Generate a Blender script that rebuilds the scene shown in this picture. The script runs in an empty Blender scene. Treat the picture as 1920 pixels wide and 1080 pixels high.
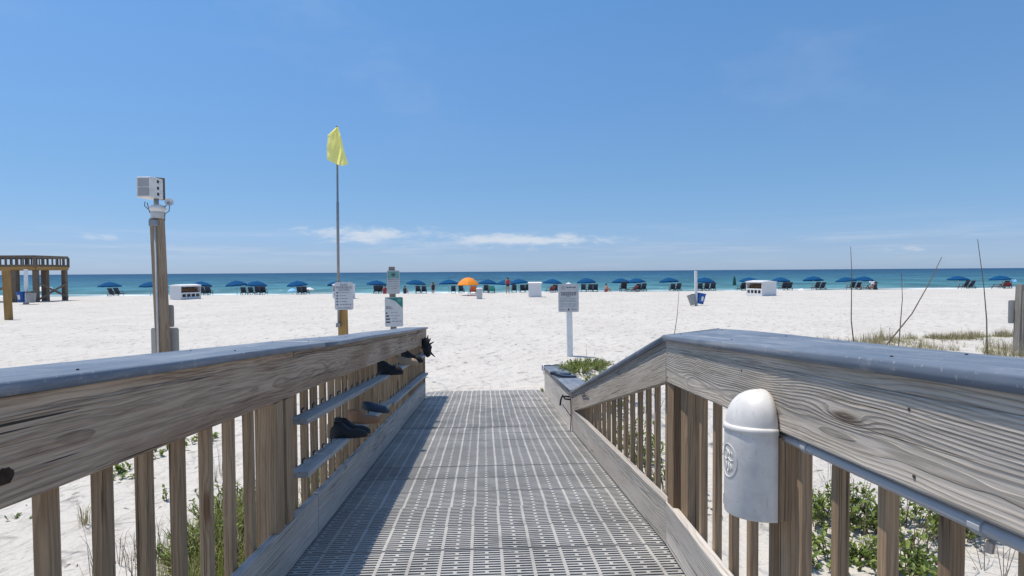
import bpy, bmesh, math, random
from mathutils import Vector, Matrix, noise
random.seed(7)
R = math.radians
S = bpy.context.scene
COL = S.collection

# ------------------------------------------------------------------ camera
W0, H0, F = 1920.0, 1080.0, 1067.0
SL = 0.0857                    # fall of the ramp per metre
ZC = 1.863                     # eye height above the sand at the foot of the ramp
HD = 1.10                      # eye height above the deck
YAW, PITCH, ROLL = math.atan(50/F), -math.atan(31/F), math.atan(13.3/1920)
fwd = Vector((math.sin(YAW)*math.cos(PITCH), math.cos(YAW)*math.cos(PITCH), math.sin(PITCH)))
rgt0 = Vector((math.cos(YAW), -math.sin(YAW), 0))
up0 = rgt0.cross(fwd)
rgt = (rgt0*math.cos(ROLL) - up0*math.sin(ROLL)).normalized()
upv = rgt.cross(fwd).normalized()
EYE = Vector((0, 0, ZC))
cam = bpy.data.cameras.new('camera')
cam.sensor_width = 36.0
cam.lens = 36.0*F/W0
cam.clip_start, cam.clip_end = 0.05, 90000
camo = bpy.data.objects.new('camera', cam); COL.objects.link(camo)
camo.matrix_world = Matrix.Translation(EYE) @ Matrix((rgt, upv, -fwd)).transposed().to_4x4()
S.camera = camo
S.render.resolution_x, S.render.resolution_y = 1024, 576

def ray(px, py):
    return (fwd + rgt*((px-W0/2)/F) - upv*((py-H0/2)/F))
def at_y(px, py, y):
    d = ray(px, py); return EYE + d*(y/d.y)
def at_z(px, py, z):
    d = ray(px, py); return EYE + d*((z-ZC)/d.z)

# ------------------------------------------------------------------ world, sun, exposure
SUN_TO = Vector((-0.30, 0.11, 1.0)).normalized()
SEL = math.asin(SUN_TO.z)
SROT = math.atan2(SUN_TO.x, SUN_TO.y)
w = bpy.data.worlds.new('World'); S.world = w; w.use_nodes = True
nt = w.node_tree; nt.nodes.clear()
def N(t, typ, **kw):
    n = t.nodes.new(typ)
    for k, v in kw.items():
        if k.startswith('i_'):
            key = k[2:]
            n.inputs[int(key) if key.isdigit() else key.replace('_', ' ')].default_value = v
        else: setattr(n, k, v)
    return n
def L(t, a, b): t.links.new(a, b)
def M2(t, op, a, b=None, c=None, clamp=False):
    n = t.nodes.new('ShaderNodeMath'); n.operation = op; n.use_clamp = clamp
    for i, v in enumerate((a, b, c)):
        if v is None: continue
        if isinstance(v, (int, float)): n.inputs[i].default_value = v
        else: t.links.new(v, n.inputs[i])
    return n.outputs[0]
def MIX(t, fac, a, b, mode='MIX'):
    n = t.nodes.new('ShaderNodeMix'); n.data_type = 'RGBA'; n.blend_type = mode
    for sock, v in ((n.inputs[0], fac), (n.inputs[6], a), (n.inputs[7], b)):
        if isinstance(v, (int, float)): sock.default_value = v
        elif isinstance(v, (tuple, list)): sock.default_value = (*v[:3], 1)
        else: t.links.new(v, sock)
    return n.outputs[2]
def MAPR(t, v, a, b, c=0.0, d=1.0, smooth=True):
    n = t.nodes.new('ShaderNodeMapRange'); n.interpolation_type = 'SMOOTHSTEP' if smooth else 'LINEAR'
    t.links.new(v, n.inputs[0])
    for i, x in enumerate((a, b, c, d)): n.inputs[i+1].default_value = x
    return n.outputs[0]

sky = N(nt, 'ShaderNodeTexSky', sky_type='NISHITA', sun_disc=False, sun_elevation=SEL, sun_rotation=SROT,
        altitude=0, air_density=1.0, dust_density=0.35, ozone_density=2.2)
tc = N(nt, 'ShaderNodeTexCoord')
sx = N(nt, 'ShaderNodeSeparateXYZ'); L(nt, tc.outputs['Generated'], sx.inputs[0])
az = M2(nt, 'ARCTAN2', sx.outputs[0], sx.outputs[1]); el = sx.outputs[2]
def cloud(scale_az, scale_el, seed, detail=7, rough=0.62):
    cb = N(nt, 'ShaderNodeCombineXYZ'); cb.inputs[2].default_value = seed
    L(nt, M2(nt, 'MULTIPLY', az, scale_az), cb.inputs[0]); L(nt, M2(nt, 'MULTIPLY', el, scale_el), cb.inputs[1])
    nz = N(nt, 'ShaderNodeTexNoise', i_Scale=1.0, i_Detail=detail, i_Roughness=rough); L(nt, cb.outputs[0], nz.inputs['Vector'])
    return nz.outputs[0]
def gauss(v, c, s):
    d = M2(nt, 'DIVIDE', M2(nt, 'SUBTRACT', v, c), s)
    return M2(nt, 'POWER', 2.718, M2(nt, 'MULTIPLY', M2(nt, 'MULTIPLY', d, d), -1))
n1 = cloud(24, 80, 3.3, 9, .62)
m1 = M2(nt, 'MULTIPLY', gauss(az, -0.19, 0.12), gauss(el, 0.064, 0.017))
m2 = M2(nt, 'MULTIPLY', gauss(az, 0.06, 0.19), gauss(el, 0.054, 0.014))
m3 = M2(nt, 'MULTIPLY', gauss(az, 0.66, 0.055), gauss(el, 0.030, 0.010))
m4 = M2(nt, 'MULTIPLY', gauss(az, -0.58, 0.035), gauss(el, 0.052, 0.007))
mm = M2(nt, 'MAXIMUM', M2(nt, 'MAXIMUM', m1, m2), M2(nt, 'MAXIMUM', M2(nt, 'MULTIPLY', m3, .5), M2(nt, 'MULTIPLY', m4, .7)))
c1 = MAPR(nt, M2(nt, 'ADD', M2(nt, 'MULTIPLY', n1, 1.5), M2(nt, 'MULTIPLY', mm, 0.62)), 0.93, 1.50)
c1 = M2(nt, 'MULTIPLY', c1, MAPR(nt, mm, .03, .30))
n2 = cloud(5, 70, 11.0, 6)
c2 = M2(nt, 'MULTIPLY', MAPR(nt, n2, 0.45, 0.75), M2(nt, 'MULTIPLY', gauss(el, 0.04, 0.03), 0.30))
n3 = cloud(2.2, 5, 23.0, 5)
c3 = M2(nt, 'MULTIPLY', MAPR(nt, n3, 0.52, 0.85), M2(nt, 'MULTIPLY', MAPR(nt, el, 0.10, 0.35), 0.16))
cf = M2(nt, 'MINIMUM', M2(nt, 'ADD', M2(nt, 'ADD', M2(nt, 'MULTIPLY', c1, 0.75), c2), c3), 0.8)
gr = N(nt, 'ShaderNodeValToRGB'); L(nt, MAPR(nt, el, 0.0, 1.0, 0, 1, False), gr.inputs[0])   # marine haze and deep noon blue, by elevation only
GR = [(0.0, (0.36, 0.504, 0.896)), (0.037, (0.344, 0.446, 0.732)), (0.083, (0.352, 0.464, 0.661)), (0.149, (0.39, 0.52, 0.658)), (0.224, (0.44, 0.588, 0.72)), (0.336, (0.488, 0.672, 0.808)), (0.458, (0.485, 0.745, 0.885)), (0.75, (0.7, 0.8, 0.86)), (1.0, (0.88, 0.89, 0.9))]
ge = gr.color_ramp.elements
ge[0].position, ge[1].position = GR[0][0], GR[-1][0]
ge[0].color = (*[v*.5 for v in GR[0][1]], 1); ge[1].color = (*[v*.5 for v in GR[-1][1]], 1)
for p_, c_ in GR[1:-1]:
    e_ = ge.new(p_); e_.color = (*[v*.5 for v in c_], 1)
g2 = N(nt, 'ShaderNodeVectorMath', operation='SCALE'); g2.inputs['Scale'].default_value = 2.0; L(nt, gr.outputs[0], g2.inputs[0])
hs = N(nt, 'ShaderNodeVectorMath', operation='MULTIPLY'); L(nt, sky.outputs[0], hs.inputs[0]); L(nt, g2.outputs[0], hs.inputs[1])
SKYK = 0.14
cw = MIX(nt, cf, hs.outputs[0], tuple(v/SKYK for v in (0.56, 0.60, 0.66)))
bg = N(nt, 'ShaderNodeBackground', i_Strength=SKYK); L(nt, cw, bg.inputs[0])
wo = N(nt, 'ShaderNodeOutputWorld'); L(nt, bg.outputs[0], wo.inputs[0])

sun = bpy.data.lights.new('sun', 'SUN'); sun.energy = 3.3; sun.angle = R(0.53); sun.color = (1.0, 0.93, 0.82)
suno = bpy.data.objects.new('sun', sun); COL.objects.link(suno)
suno.rotation_euler = SUN_TO.to_track_quat('Z', 'Y').to_euler(); suno.location = (-20, 10, 60)
vs = S.view_settings
vs.view_transform = 'Standard'; vs.look = 'None'; vs.gamma = 1; vs.use_curve_mapping = False; vs.exposure = 0.35

# ------------------------------------------------------------------ materials
MT = {}
def mat(name):
    m = bpy.data.materials.new(name); m.use_nodes = True; MT[name] = m
    return m, m.node_tree, m.node_tree.nodes['Principled BSDF']
def plain(name, col, rough=0.6, var=0.12, scale=8, bump=0.0, metal=0.0, spec=0.4):
    m, t, b = mat(name)
    c = N(t, 'ShaderNodeTexCoord'); oi = N(t, 'ShaderNodeObjectInfo')
    nz = N(t, 'ShaderNodeTexNoise', i_Scale=scale, i_Detail=6); L(t, c.outputs['Object'], nz.inputs['Vector'])
    f = M2(t, 'ADD', MAPR(t, nz.outputs[0], .3, .7, -var, var), M2(t, 'MULTIPLY_ADD', oi.outputs['Random'], var, 1-var/2))
    mx = N(t, 'ShaderNodeVectorMath', operation='SCALE'); mx.inputs[0].default_value = col; L(t, f, mx.inputs['Scale'])
    L(t, mx.outputs[0], b.inputs['Base Color'])
    b.inputs['Roughness'].default_value = rough; b.inputs['Metallic'].default_value = metal
    b.inputs['Specular IOR Level'].default_value = spec
    if bump:
        bp = N(t, 'ShaderNodeBump', i_Strength=0.5, i_Distance=bump); L(t, nz.outputs[0], bp.inputs['Height']); L(t, bp.outputs[0], b.inputs['Normal'])
    return m
def wood(name, light, dark, stain, contrast=1.0, ring=0.014, wet=0.0):
    """weathered timber: growth rings cut by the board's faces, knots, checks; grain runs along local X"""
    m, t, b = mat(name)
    c = N(t, 'ShaderNodeTexCoord'); oi = N(t, 'ShaderNodeObjectInfo')
    off = N(t, 'ShaderNodeCombineXYZ')
    L(t, M2(t, 'MULTIPLY', oi.outputs['Random'], 37.0), off.inputs[0])
    p = N(t, 'ShaderNodeVectorMath', operation='ADD'); L(t, c.outputs['Object'], p.inputs[0]); L(t, off.outputs[0], p.inputs[1])
    s = N(t, 'ShaderNodeSeparateXYZ'); L(t, p.outputs[0], s.inputs[0])
    def stretched(kx, ky, detail=3, rough=.5):
        mp = N(t, 'ShaderNodeMapping'); mp.inputs['Scale'].default_value = (kx, ky, ky); L(t, p.outputs[0], mp.inputs[0])
        nz = N(t, 'ShaderNodeTexNoise', i_Scale=1.0, i_Detail=detail, i_Roughness=rough); L(t, mp.outputs[0], nz.inputs['Vector'])
        return nz.outputs[0]
    a1 = stretched(.9, 2.2, 2); a2 = stretched(2.4, 7.0, 2)
    # knots
    mp = N(t, 'ShaderNodeMapping'); mp.inputs['Scale'].default_value = (1.05, 5.5, 5.5); L(t, p.outputs[0], mp.inputs[0])
    vo = N(t, 'ShaderNodeTexVoronoi', i_Scale=1.0, i_Randomness=1.0); L(t, mp.outputs[0], vo.inputs['Vector'])
    kd = vo.outputs['Distance']
    kn = M2(t, 'POWER', 2.718, M2(t, 'MULTIPLY', M2(t, 'MULTIPLY', kd, kd), -110))
    yy = M2(t, 'ADD', s.outputs[1], M2(t, 'MULTIPLY_ADD', a1, 0.10, -0.05))
    yy = M2(t, 'ADD', yy, M2(t, 'MULTIPLY_ADD', oi.outputs['Random'], 0.16, -0.08))
    zz = M2(t, 'ADD', M2(t, 'ADD', s.outputs[2], 0.05), M2(t, 'MULTIPLY_ADD', a2, 0.035, -0.01))
    rr = M2(t, 'SQRT', M2(t, 'ADD', M2(t, 'MULTIPLY', yy, yy), M2(t, 'MULTIPLY', zz, zz)))
    rr = M2(t, 'ADD', rr, M2(t, 'MULTIPLY', kn, 0.020))
    ph = M2(t, 'FRACT', M2(t, 'DIVIDE', rr, ring))
    late = M2(t, 'MULTIPLY', MAPR(t, ph, .35, .92), MAPR(t, ph, 1.0, .94))
    fine = stretched(14, 420, 2); fib = stretched(3.5, 110, 4, .6); big = stretched(1.1, 7, 4, .6)
    chk = MAPR(t, stretched(1.1, 75, 3, .55), .665, .70)
    chk2 = M2(t, 'MULTIPLY', MAPR(t, stretched(.7, 190, 3, .6), .60, .655), MAPR(t, stretched(2.2, 5, 2), .40, .58))
    chk = M2(t, 'MAXIMUM', chk, M2(t, 'MULTIPLY', chk2, .8))
    knot = MAPR(t, kd, .085, .035)
    col = MIX(t, MAPR(t, big, .35, .68), light, stain)
    col = MIX(t, M2(t, 'MULTIPLY', late, M2(t, 'MULTIPLY', MAPR(t, stretched(1.6, 10, 3), .3, .65, .25, 1.0), .60*contrast)), col, dark)
    col = MIX(t, M2(t, 'MULTIPLY', MAPR(t, fib, .42, .7), .55), col, dark)
    col = MIX(t, MAPR(t, fine, .45, .75, 0, .35), col, tuple(v*1.35 for v in light))
    col = MIX(t, M2(t, 'MULTIPLY', knot, .75), col, (dark[0]*.75, dark[1]*.6, dark[2]*.5))
    col = MIX(t, M2(t, 'MULTIPLY', chk, .9), col, (.012, .011, .010))
    tint = N(t, 'ShaderNodeVectorMath', operation='SCALE'); L(t, col, tint.inputs[0])
    L(t, M2(t, 'MULTIPLY_ADD', oi.outputs['Random'], .42, .78), tint.inputs['Scale'])
    L(t, tint.outputs[0], b.inputs['Base Color'])
    b.inputs['Roughness'].default_value = .82; b.inputs['Specular IOR Level'].default_value = .25
    h = M2(t, 'SUBTRACT', M2(t, 'ADD', M2(t, 'MULTIPLY', late, .7), M2(t, 'MULTIPLY', fib, .5)), M2(t, 'MULTIPLY', chk, 1.5))
    bp = N(t, 'ShaderNodeBump', i_Strength=.6, i_Distance=.003); L(t, h, bp.inputs['Height']); L(t, bp.outputs[0], b.inputs['Normal'])
    return m
wood('fascia_brown', (.55, .425, .31), (.15, .093, .060), (.37, .245, .16), 1.0, .0085)
wood('fascia_grey', (.56, .50, .43), (.15, .125, .10), (.44, .385, .32), .95, .0062)
wood('picket_wood', (.44, .315, .20), (.20, .125, .07), (.34, .235, .145), .95, .011)
wood('kerb_wood', (.60, .555, .50), (.30, .265, .23), (.50, .455, .405), .75, .010)
wood('shelf_wood', (.50, .485, .46), (.26, .24, .22), (.40, .385, .36), .6)
wood('pole_wood', (.33, .245, .17), (.16, .11, .07), (.27, .20, .14), .8, .02)
wood('new_pine', (.44, .27, .10), (.27, .15, .05), (.37, .22, .08), .6, .02)
wood('dark_timber', (.20, .155, .115), (.09, .065, .05), (.16, .125, .095), .6, .02)
wood('grey_post', (.30, .28, .25), (.15, .135, .12), (.25, .23, .2), .7, .02)

def cap_material():
    m, t, b = mat('cap_paint')
    c = N(t, 'ShaderNodeTexCoord'); oi = N(t, 'ShaderNodeObjectInfo')
    mp = N(t, 'ShaderNodeMapping'); mp.inputs['Scale'].default_value = (3, 60, 60); L(t, c.outputs['Object'], mp.inputs[0])
    n_ = N(t, 'ShaderNodeTexNoise', i_Scale=1.0, i_Detail=5); L(t, mp.outputs[0], n_.inputs['Vector'])
    n2_ = N(t, 'ShaderNodeTexNoise', i_Scale=2.2, i_Detail=5); L(t, c.outputs['Object'], n2_.inputs['Vector'])
    n3_ = N(t, 'ShaderNodeTexNoise', i_Scale=95, i_Detail=2); L(t, c.outputs['Object'], n3_.inputs['Vector'])
    mp2 = N(t, 'ShaderNodeMapping'); mp2.inputs['Scale'].default_value = (1.6, 26, 26); L(t, c.outputs['Object'], mp2.inputs[0])
    n4_ = N(t, 'ShaderNodeTexNoise', i_Scale=1.0, i_Detail=8, i_Roughness=.68); L(t, mp2.outputs[0], n4_.inputs['Vector'])
    n5_ = N(t, 'ShaderNodeTexNoise', i_Scale=9, i_Detail=6, i_Roughness=.7); L(t, c.outputs['Object'], n5_.inputs['Vector'])
    col = MIX(t, MAPR(t, n2_.outputs[0], .35, .7), (.125, .158, .208), (.190, .222, .275))
    col = MIX(t, MAPR(t, n_.outputs[0], .48, .8, 0, .5), col, (.26, .29, .335))
    col = MIX(t, MAPR(t, n4_.outputs[0], .50, .66, 0, .6), col, (.36, .37, .38))
    col = MIX(t, MAPR(t, n4_.outputs[0], .45, .33, 0, .65), col, (.085, .105, .14))
    col = MIX(t, MAPR(t, n5_.outputs[0], .56, .68, 0, .5), col, (.40, .39, .37))
    col = MIX(t, MAPR(t, n3_.outputs[0], .64, .74, 0, .6), col, (.46, .45, .43))
    L(t, col, b.inputs['Base Color']); b.inputs['Roughness'].default_value = .5; b.inputs['Specular IOR Level'].default_value = .35
    bp = N(t, 'ShaderNodeBump', i_Strength=.6, i_Distance=.002); L(t, n4_.outputs[0], bp.inputs['Height']); L(t, bp.outputs[0], b.inputs['Normal'])
cap_material()

def grate_material():
    m, t, b = mat('grating_plastic')
    g = N(t, 'ShaderNodeNewGeometry'); oi = N(t, 'ShaderNodeObjectInfo')
    n_ = N(t, 'ShaderNodeTexNoise', i_Scale=3.0, i_Detail=6, i_Roughness=.6); L(t, g.outputs['Position'], n_.inputs['Vector'])
    n2_ = N(t, 'ShaderNodeTexNoise', i_Scale=55, i_Detail=3); L(t, g.outputs['Position'], n2_.inputs['Vector'])
    col = MIX(t, MAPR(t, n_.outputs[0], .35, .68), (.345, .335, .315), (.45, .438, .415))
    col = MIX(t, MAPR(t, n2_.outputs[0], .55, .75, 0, .5), col, (.58, .55, .50))
    sp = N(t, 'ShaderNodeSeparateXYZ'); L(t, g.outputs['Position'], sp.inputs[0])
    n6_ = N(t, 'ShaderNodeTexNoise', i_Scale=5.5, i_Detail=7, i_Roughness=.7); L(t, g.outputs['Position'], n6_.inputs['Vector'])
    dr = M2(t, 'ADD', n6_.outputs[0], MAPR(t, sp.outputs[1], 3.0, 9.2, -.10, .16))
    col = MIX(t, MAPR(t, dr, .54, .64, 0, .75), col, (.56, .52, .47))            # sand trodden onto the panels
    n7_ = N(t, 'ShaderNodeTexNoise', i_Scale=1.7, i_Detail=8, i_Roughness=.7); L(t, g.outputs['Position'], n7_.inputs['Vector'])
    col = MIX(t, MAPR(t, n7_.outputs[0], .53, .68, 0, .5), col, (.17, .16, .15))   # scuffs and stains
    sc = N(t, 'ShaderNodeVectorMath', operation='SCALE'); L(t, col, sc.inputs[0]); L(t, M2(t, 'MULTIPLY_ADD', oi.outputs['Random'], .20, .90), sc.inputs['Scale'])
    L(t, sc.outputs[0], b.inputs['Base Color']); b.inputs['Roughness'].default_value = .55
    bp = N(t, 'ShaderNodeBump', i_Strength=.3, i_Distance=.001); L(t, n2_.outputs[0], bp.inputs['Height']); L(t, bp.outputs[0], b.inputs['Normal'])
grate_material()

def sand_material():
    m, t, b = mat('white_sand')
    g = N(t, 'ShaderNodeNewGeometry')
    def nz(scale, detail=4, rough=.5, stretch=None):
        src = g.outputs['Position']
        if stretch:
            mp = N(t, 'ShaderNodeMapping'); mp.inputs['Scale'].default_value = stretch; L(t, src, mp.inputs[0]); src = mp.outputs[0]
        n_ = N(t, 'ShaderNodeTexNoise', i_Scale=scale, i_Detail=detail, i_Roughness=rough); L(t, src, n_.inputs['Vector']); return n_.outputs[0]
    a = nz(.35, 5, .6); f = nz(3.4, 3, .5); d = nz(60, 2); k = nz(7.5, 3, .5)
    vo = N(t, 'ShaderNodeTexVoronoi', feature='SMOOTH_F1', i_Scale=2.1, i_Smoothness=.35, i_Randomness=1.0)
    wv = N(t, 'ShaderNodeVectorMath', operation='ADD'); L(t, g.outputs['Position'], wv.inputs[0])
    nn = N(t, 'ShaderNodeTexNoise', i_Scale=3.0, i_Detail=2); L(t, g.outputs['Position'], nn.inputs['Vector'])
    sc_ = N(t, 'ShaderNodeVectorMath', operation='SCALE'); sc_.inputs['Scale'].default_value = .5; L(t, nn.outputs['Color'], sc_.inputs[0]); L(t, sc_.outputs[0], wv.inputs[1])
    L(t, wv.outputs[0], vo.inputs['Vector'])
    col = MIX(t, MAPR(t, a, .3, .7), (.56, .53, .485), (.615, .585, .54))
    col = MIX(t, MAPR(t, d, .4, .75, 0, .28), col, (.39, .365, .325))
    L(t, col, b.inputs['Base Color']); b.inputs['Roughness'].default_value = .95; b.inputs['Specular IOR Level'].default_value = .1
    h = M2(t, 'ADD', M2(t, 'ADD', M2(t, 'MULTIPLY', f, 1.15), M2(t, 'MULTIPLY', k, .42)), M2(t, 'MULTIPLY', MAPR(t, vo.outputs['Distance'], .05, .42), .55))
    bp = N(t, 'ShaderNodeBump', i_Strength=1.0, i_Distance=.12); L(t, h, bp.inputs['Height'])
    bp2 = N(t, 'ShaderNodeBump', i_Strength=.5, i_Distance=.004); L(t, d, bp2.inputs['Height']); L(t, bp.outputs[0], bp2.inputs['Normal'])
    L(t, bp2.outputs[0], b.inputs['Normal'])
sand_material()

def water_material():
    m, t, b = mat('sea_water')
    g = N(t, 'ShaderNodeNewGeometry'); s = N(t, 'ShaderNodeSeparateXYZ'); L(t, g.outputs['Position'], s.inputs[0])
    n_ = N(t, 'ShaderNodeTexNoise', i_Scale=1.0, i_Detail=4)
    mp = N(t, 'ShaderNodeMapping'); mp.inputs['Scale'].default_value = (.006, .012, 1); L(t, g.outputs['Position'], mp.inputs[0]); L(t, mp.outputs[0], n_.inputs['Vector'])
    lg = M2(t, 'LOGARITHM', M2(t, 'MAXIMUM', s.outputs[1], 40.0), 10.0)
    lg = M2(t, 'ADD', lg, M2(t, 'MULTIPLY_ADD', n_.outputs[0], .36, -.18))
    cr = N(t, 'ShaderNodeValToRGB'); L(t, MAPR(t, lg, 1.8, 3.4, 0, 1, False), cr.inputs[0])
    e = cr.color_ramp.elements
    e[0].position = 0.0; e[0].color = (.17, .33, .32, 1)
    e[1].position = 1.0; e[1].color = (.012, .052, .115, 1)
    for pos, c_ in ((.09, (.092, .230, .245)), (.20, (.052, .160, .198)), (.36, (.033, .114, .170)), (.6, (.020, .080, .143))):
        x = e.new(pos); x.color = (*c_, 1)
    # foam streaks of the small breakers near the beach, and scattered white caps
    def fn(sx_, sy_, seed, detail=5, rough=.65):
        mp_ = N(t, 'ShaderNodeMapping'); mp_.inputs['Scale'].default_value = (sx_, sy_, 1); mp_.inputs['Location'].default_value = (seed, seed*.7, 0)
        L(t, g.outputs['Position'], mp_.inputs[0]); q = N(t, 'ShaderNodeTexNoise', i_Scale=1.0, i_Detail=detail, i_Roughness=rough); L(t, mp_.outputs[0], q.inputs['Vector']); return q.outputs[0]
    near = M2(t, 'MULTIPLY', MAPR(t, s.outputs[1], 78, 84), MAPR(t, s.outputs[1], 97, 88))
    foam = M2(t, 'MULTIPLY', MAPR(t, fn(.10, .35, 5), .45, .56), near)
    caps = M2(t, 'MULTIPLY', MAPR(t, fn(.45, .16, 9, 4), .66, .73), M2(t, 'MULTIPLY', MAPR(t, s.outputs[1], 600, 150), .55))
    fo = M2(t, 'MAXIMUM', foam, caps)
    shade = fn(.09, .055, 2, 5, .6)
    sc = N(t, 'ShaderNodeVectorMath', operation='SCALE'); L(t, cr.outputs[0], sc.inputs[0]); L(t, MAPR(t, shade, .3, .7, .62, 1.42), sc.inputs['Scale'])
    L(t, MIX(t, fo, sc.outputs[0], (.80, .83, .83)), b.inputs['Base Color'])
    b.inputs['Roughness'].default_value = .4; b.inputs['Specular IOR Level'].default_value = .10; b.inputs['IOR'].default_value = 1.33
    w1 = fn(.5, 1.3, 1, 6, .6)
    bp = N(t, 'ShaderNodeBump', i_Strength=.8, i_Distance=.5); L(t, w1, bp.inputs['Height']); L(t, bp.outputs[0], b.inputs['Normal'])
water_material()

def leaf_material(name, ca, cb, trans=.35):
    m, t, b = mat(name)
    g = N(t, 'ShaderNodeNewGeometry')
    n_ = N(t, 'ShaderNodeTexNoise', i_Scale=14, i_Detail=3); L(t, g.outputs['Position'], n_.inputs['Vector'])
    f = M2(t, 'ADD', M2(t, 'MULTIPLY', g.outputs['Random Per Island'], .6), M2(t, 'MULTIPLY', n_.outputs[0], .5))
    col = MIX(t, MAPR(t, f, .25, .85), ca, cb)
    L(t, col, b.inputs['Base Color']); b.inputs['Roughness'].default_value = .5
    tr = N(t, 'ShaderNodeBsdfTranslucent'); L(t, MIX(t, .5, col, (.25, .30, .04)), tr.inputs[0])
    mx = N(t, 'ShaderNodeMixShader', i_0=trans); L(t, b.outputs[0], mx.inputs[1]); L(t, tr.outputs[0], mx.inputs[2])
    L(t, mx.outputs[0], t.nodes['Material Output'].inputs[0])
leaf_material('leaf_green', (.085, .15, .022), (.27, .34, .07))
leaf_material('leaf_dark', (.045, .10, .018), (.12, .20, .035))
leaf_material('grass_green', (.11, .17, .03), (.34, .34, .10))
leaf_material('dry_grass', (.28, .225, .12), (.47, .41, .26), .2)
plain('dark_knot', (.035, .018, .010), .9, .5, 60, .003)
plain('stem_brown', (.13, .10, .07), .8)
plain('white_plastic', (.74, .71, .67), .42, .10, 9, .0006)
plain('white_box', (.72, .72, .72), .6, .05)
plain('white_paint', (.72, .72, .71), .6, .06)
plain('sign_grey', (.52, .53, .53), .45, .06)
plain('panel_grey', (.36, .36, .36), .5, .05)
plain('sign_white', (.66, .66, .65), .45, .05)
plain('sign_back', (.44, .44, .40), .45, .05, metal=.15)
plain('sign_ink', (.10, .11, .13), .6)
plain('sign_ink_soft', (.24, .25, .27), .6)
plain('sign_teal', (.03, .22, .185), .5)
plain('sign_pale_teal', (.16, .36, .33), .5)
plain('metal_grey', (.27, .28, .29), .4, .08, metal=.6)
plain('conduit_grey', (.42, .43, .44), .45, .05)
plain('rust', (.055, .04, .033), .7, .3)
plain('steel', (.5, .5, .5), .35, .1, metal=.9)
plain('black_rubber', (.016, .017, .02), .6, .2)
plain('black_cloth', (.022, .022, .025), .85, .3, 30, .003)
plain('tan_leather', (.34, .17, .085), .55, .12)
plain('tan_wood', (.42, .30, .18), .7, .12)
plain('blue_black', (.03, .05, .08), .5, .15)
plain('umbrella_blue', (.006, .070, .185), .9, .08, spec=.1)
plain('umbrella_orange', (.90, .28, .015), .7, .08)
plain('umbrella_green', (.01, .10, .085), .7, .1)
plain('umbrella_white', (.75, .72, .72), .7, .06)
plain('umbrella_sky', (.25, .52, .80), .7, .06)
plain('chair_navy', (.016, .028, .055), .7, .2)
plain('chair_frame', (.075, .06, .05), .7, .2)
plain('chair_orange', (.62, .12, .04), .6, .1)
plain('chair_teal', (.03, .30, .28), .6, .1)
plain('chair_red', (.26, .04, .05), .7, .15)
plain('towel_white', (.75, .75, .75), .9, .05)
plain('barrel_blue', (.012, .095, .36), .45, .08)
plain('barrel_grey', (.30, .31, .31), .45, .08)
plain('barrel_dark', (.03, .03, .032), .6, .1)
plain('brown_inside', (.16, .085, .045), .8, .3, 3)
plain('skin', (.46, .25, .17), .5, .06)
plain('hair', (.05, .03, .02), .7, .1)
plain('swim_red', (.42, .06, .06), .7, .1)
plain('swim_dark', (.03, .04, .07), .7, .1)
plain('red_cord', (.20, .035, .03), .6, .1)
plain('bottle_white', (.62, .62, .66), .4, .05)
def bin_mat():
    m, t, b = mat('bin_plastic')
    c = N(t, 'ShaderNodeTexCoord')
    def nz(sc, d, rg): n_ = N(t, 'ShaderNodeTexNoise', i_Scale=sc, i_Detail=d, i_Roughness=rg); L(t, c.outputs['Object'], n_.inputs['Vector']); return n_.outputs[0]
    mp = N(t, 'ShaderNodeMapping'); mp.inputs['Scale'].default_value = (55, 55, 7); mp.inputs['Rotation'].default_value = (.25, .1, 0); L(t, c.outputs['Object'], mp.inputs[0])
    n_ = N(t, 'ShaderNodeTexNoise', i_Scale=1.0, i_Detail=6, i_Roughness=.65); L(t, mp.outputs[0], n_.inputs['Vector'])
    col = MIX(t, MAPR(t, nz(14, 7, .65), .40, .68), (.76, .735, .70), (.64, .62, .59))
    col = MIX(t, MAPR(t, n_.outputs[0], .60, .72, 0, .5), col, (.44, .42, .39))
    col = MIX(t, MAPR(t, nz(120, 3, .6), .68, .74, 0, .7), col, (.25, .23, .21))
    L(t, col, b.inputs['Base Color']); b.inputs['Roughness'].default_value = .48
    bp = N(t, 'ShaderNodeBump', i_Strength=.25, i_Distance=.001); L(t, nz(30, 5, .6), bp.inputs['Height']); L(t, bp.outputs[0], b.inputs['Normal'])
bin_mat()
def flag_mat():
    m, t, b = mat('flag_yellow')
    b.inputs['Base Color'].default_value = (.93, .86, .26, 1); b.inputs['Roughness'].default_value = .6
    tr = N(t, 'ShaderNodeBsdfTranslucent'); tr.inputs[0].default_value = (1.0, .96, .36, 1)
    mx = N(t, 'ShaderNodeMixShader', i_0=.65); L(t, b.outputs[0], mx.inputs[1]); L(t, tr.outputs[0], mx.inputs[2])
    L(t, mx.outputs[0], t.nodes['Material Output'].inputs[0])
flag_mat()

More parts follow.
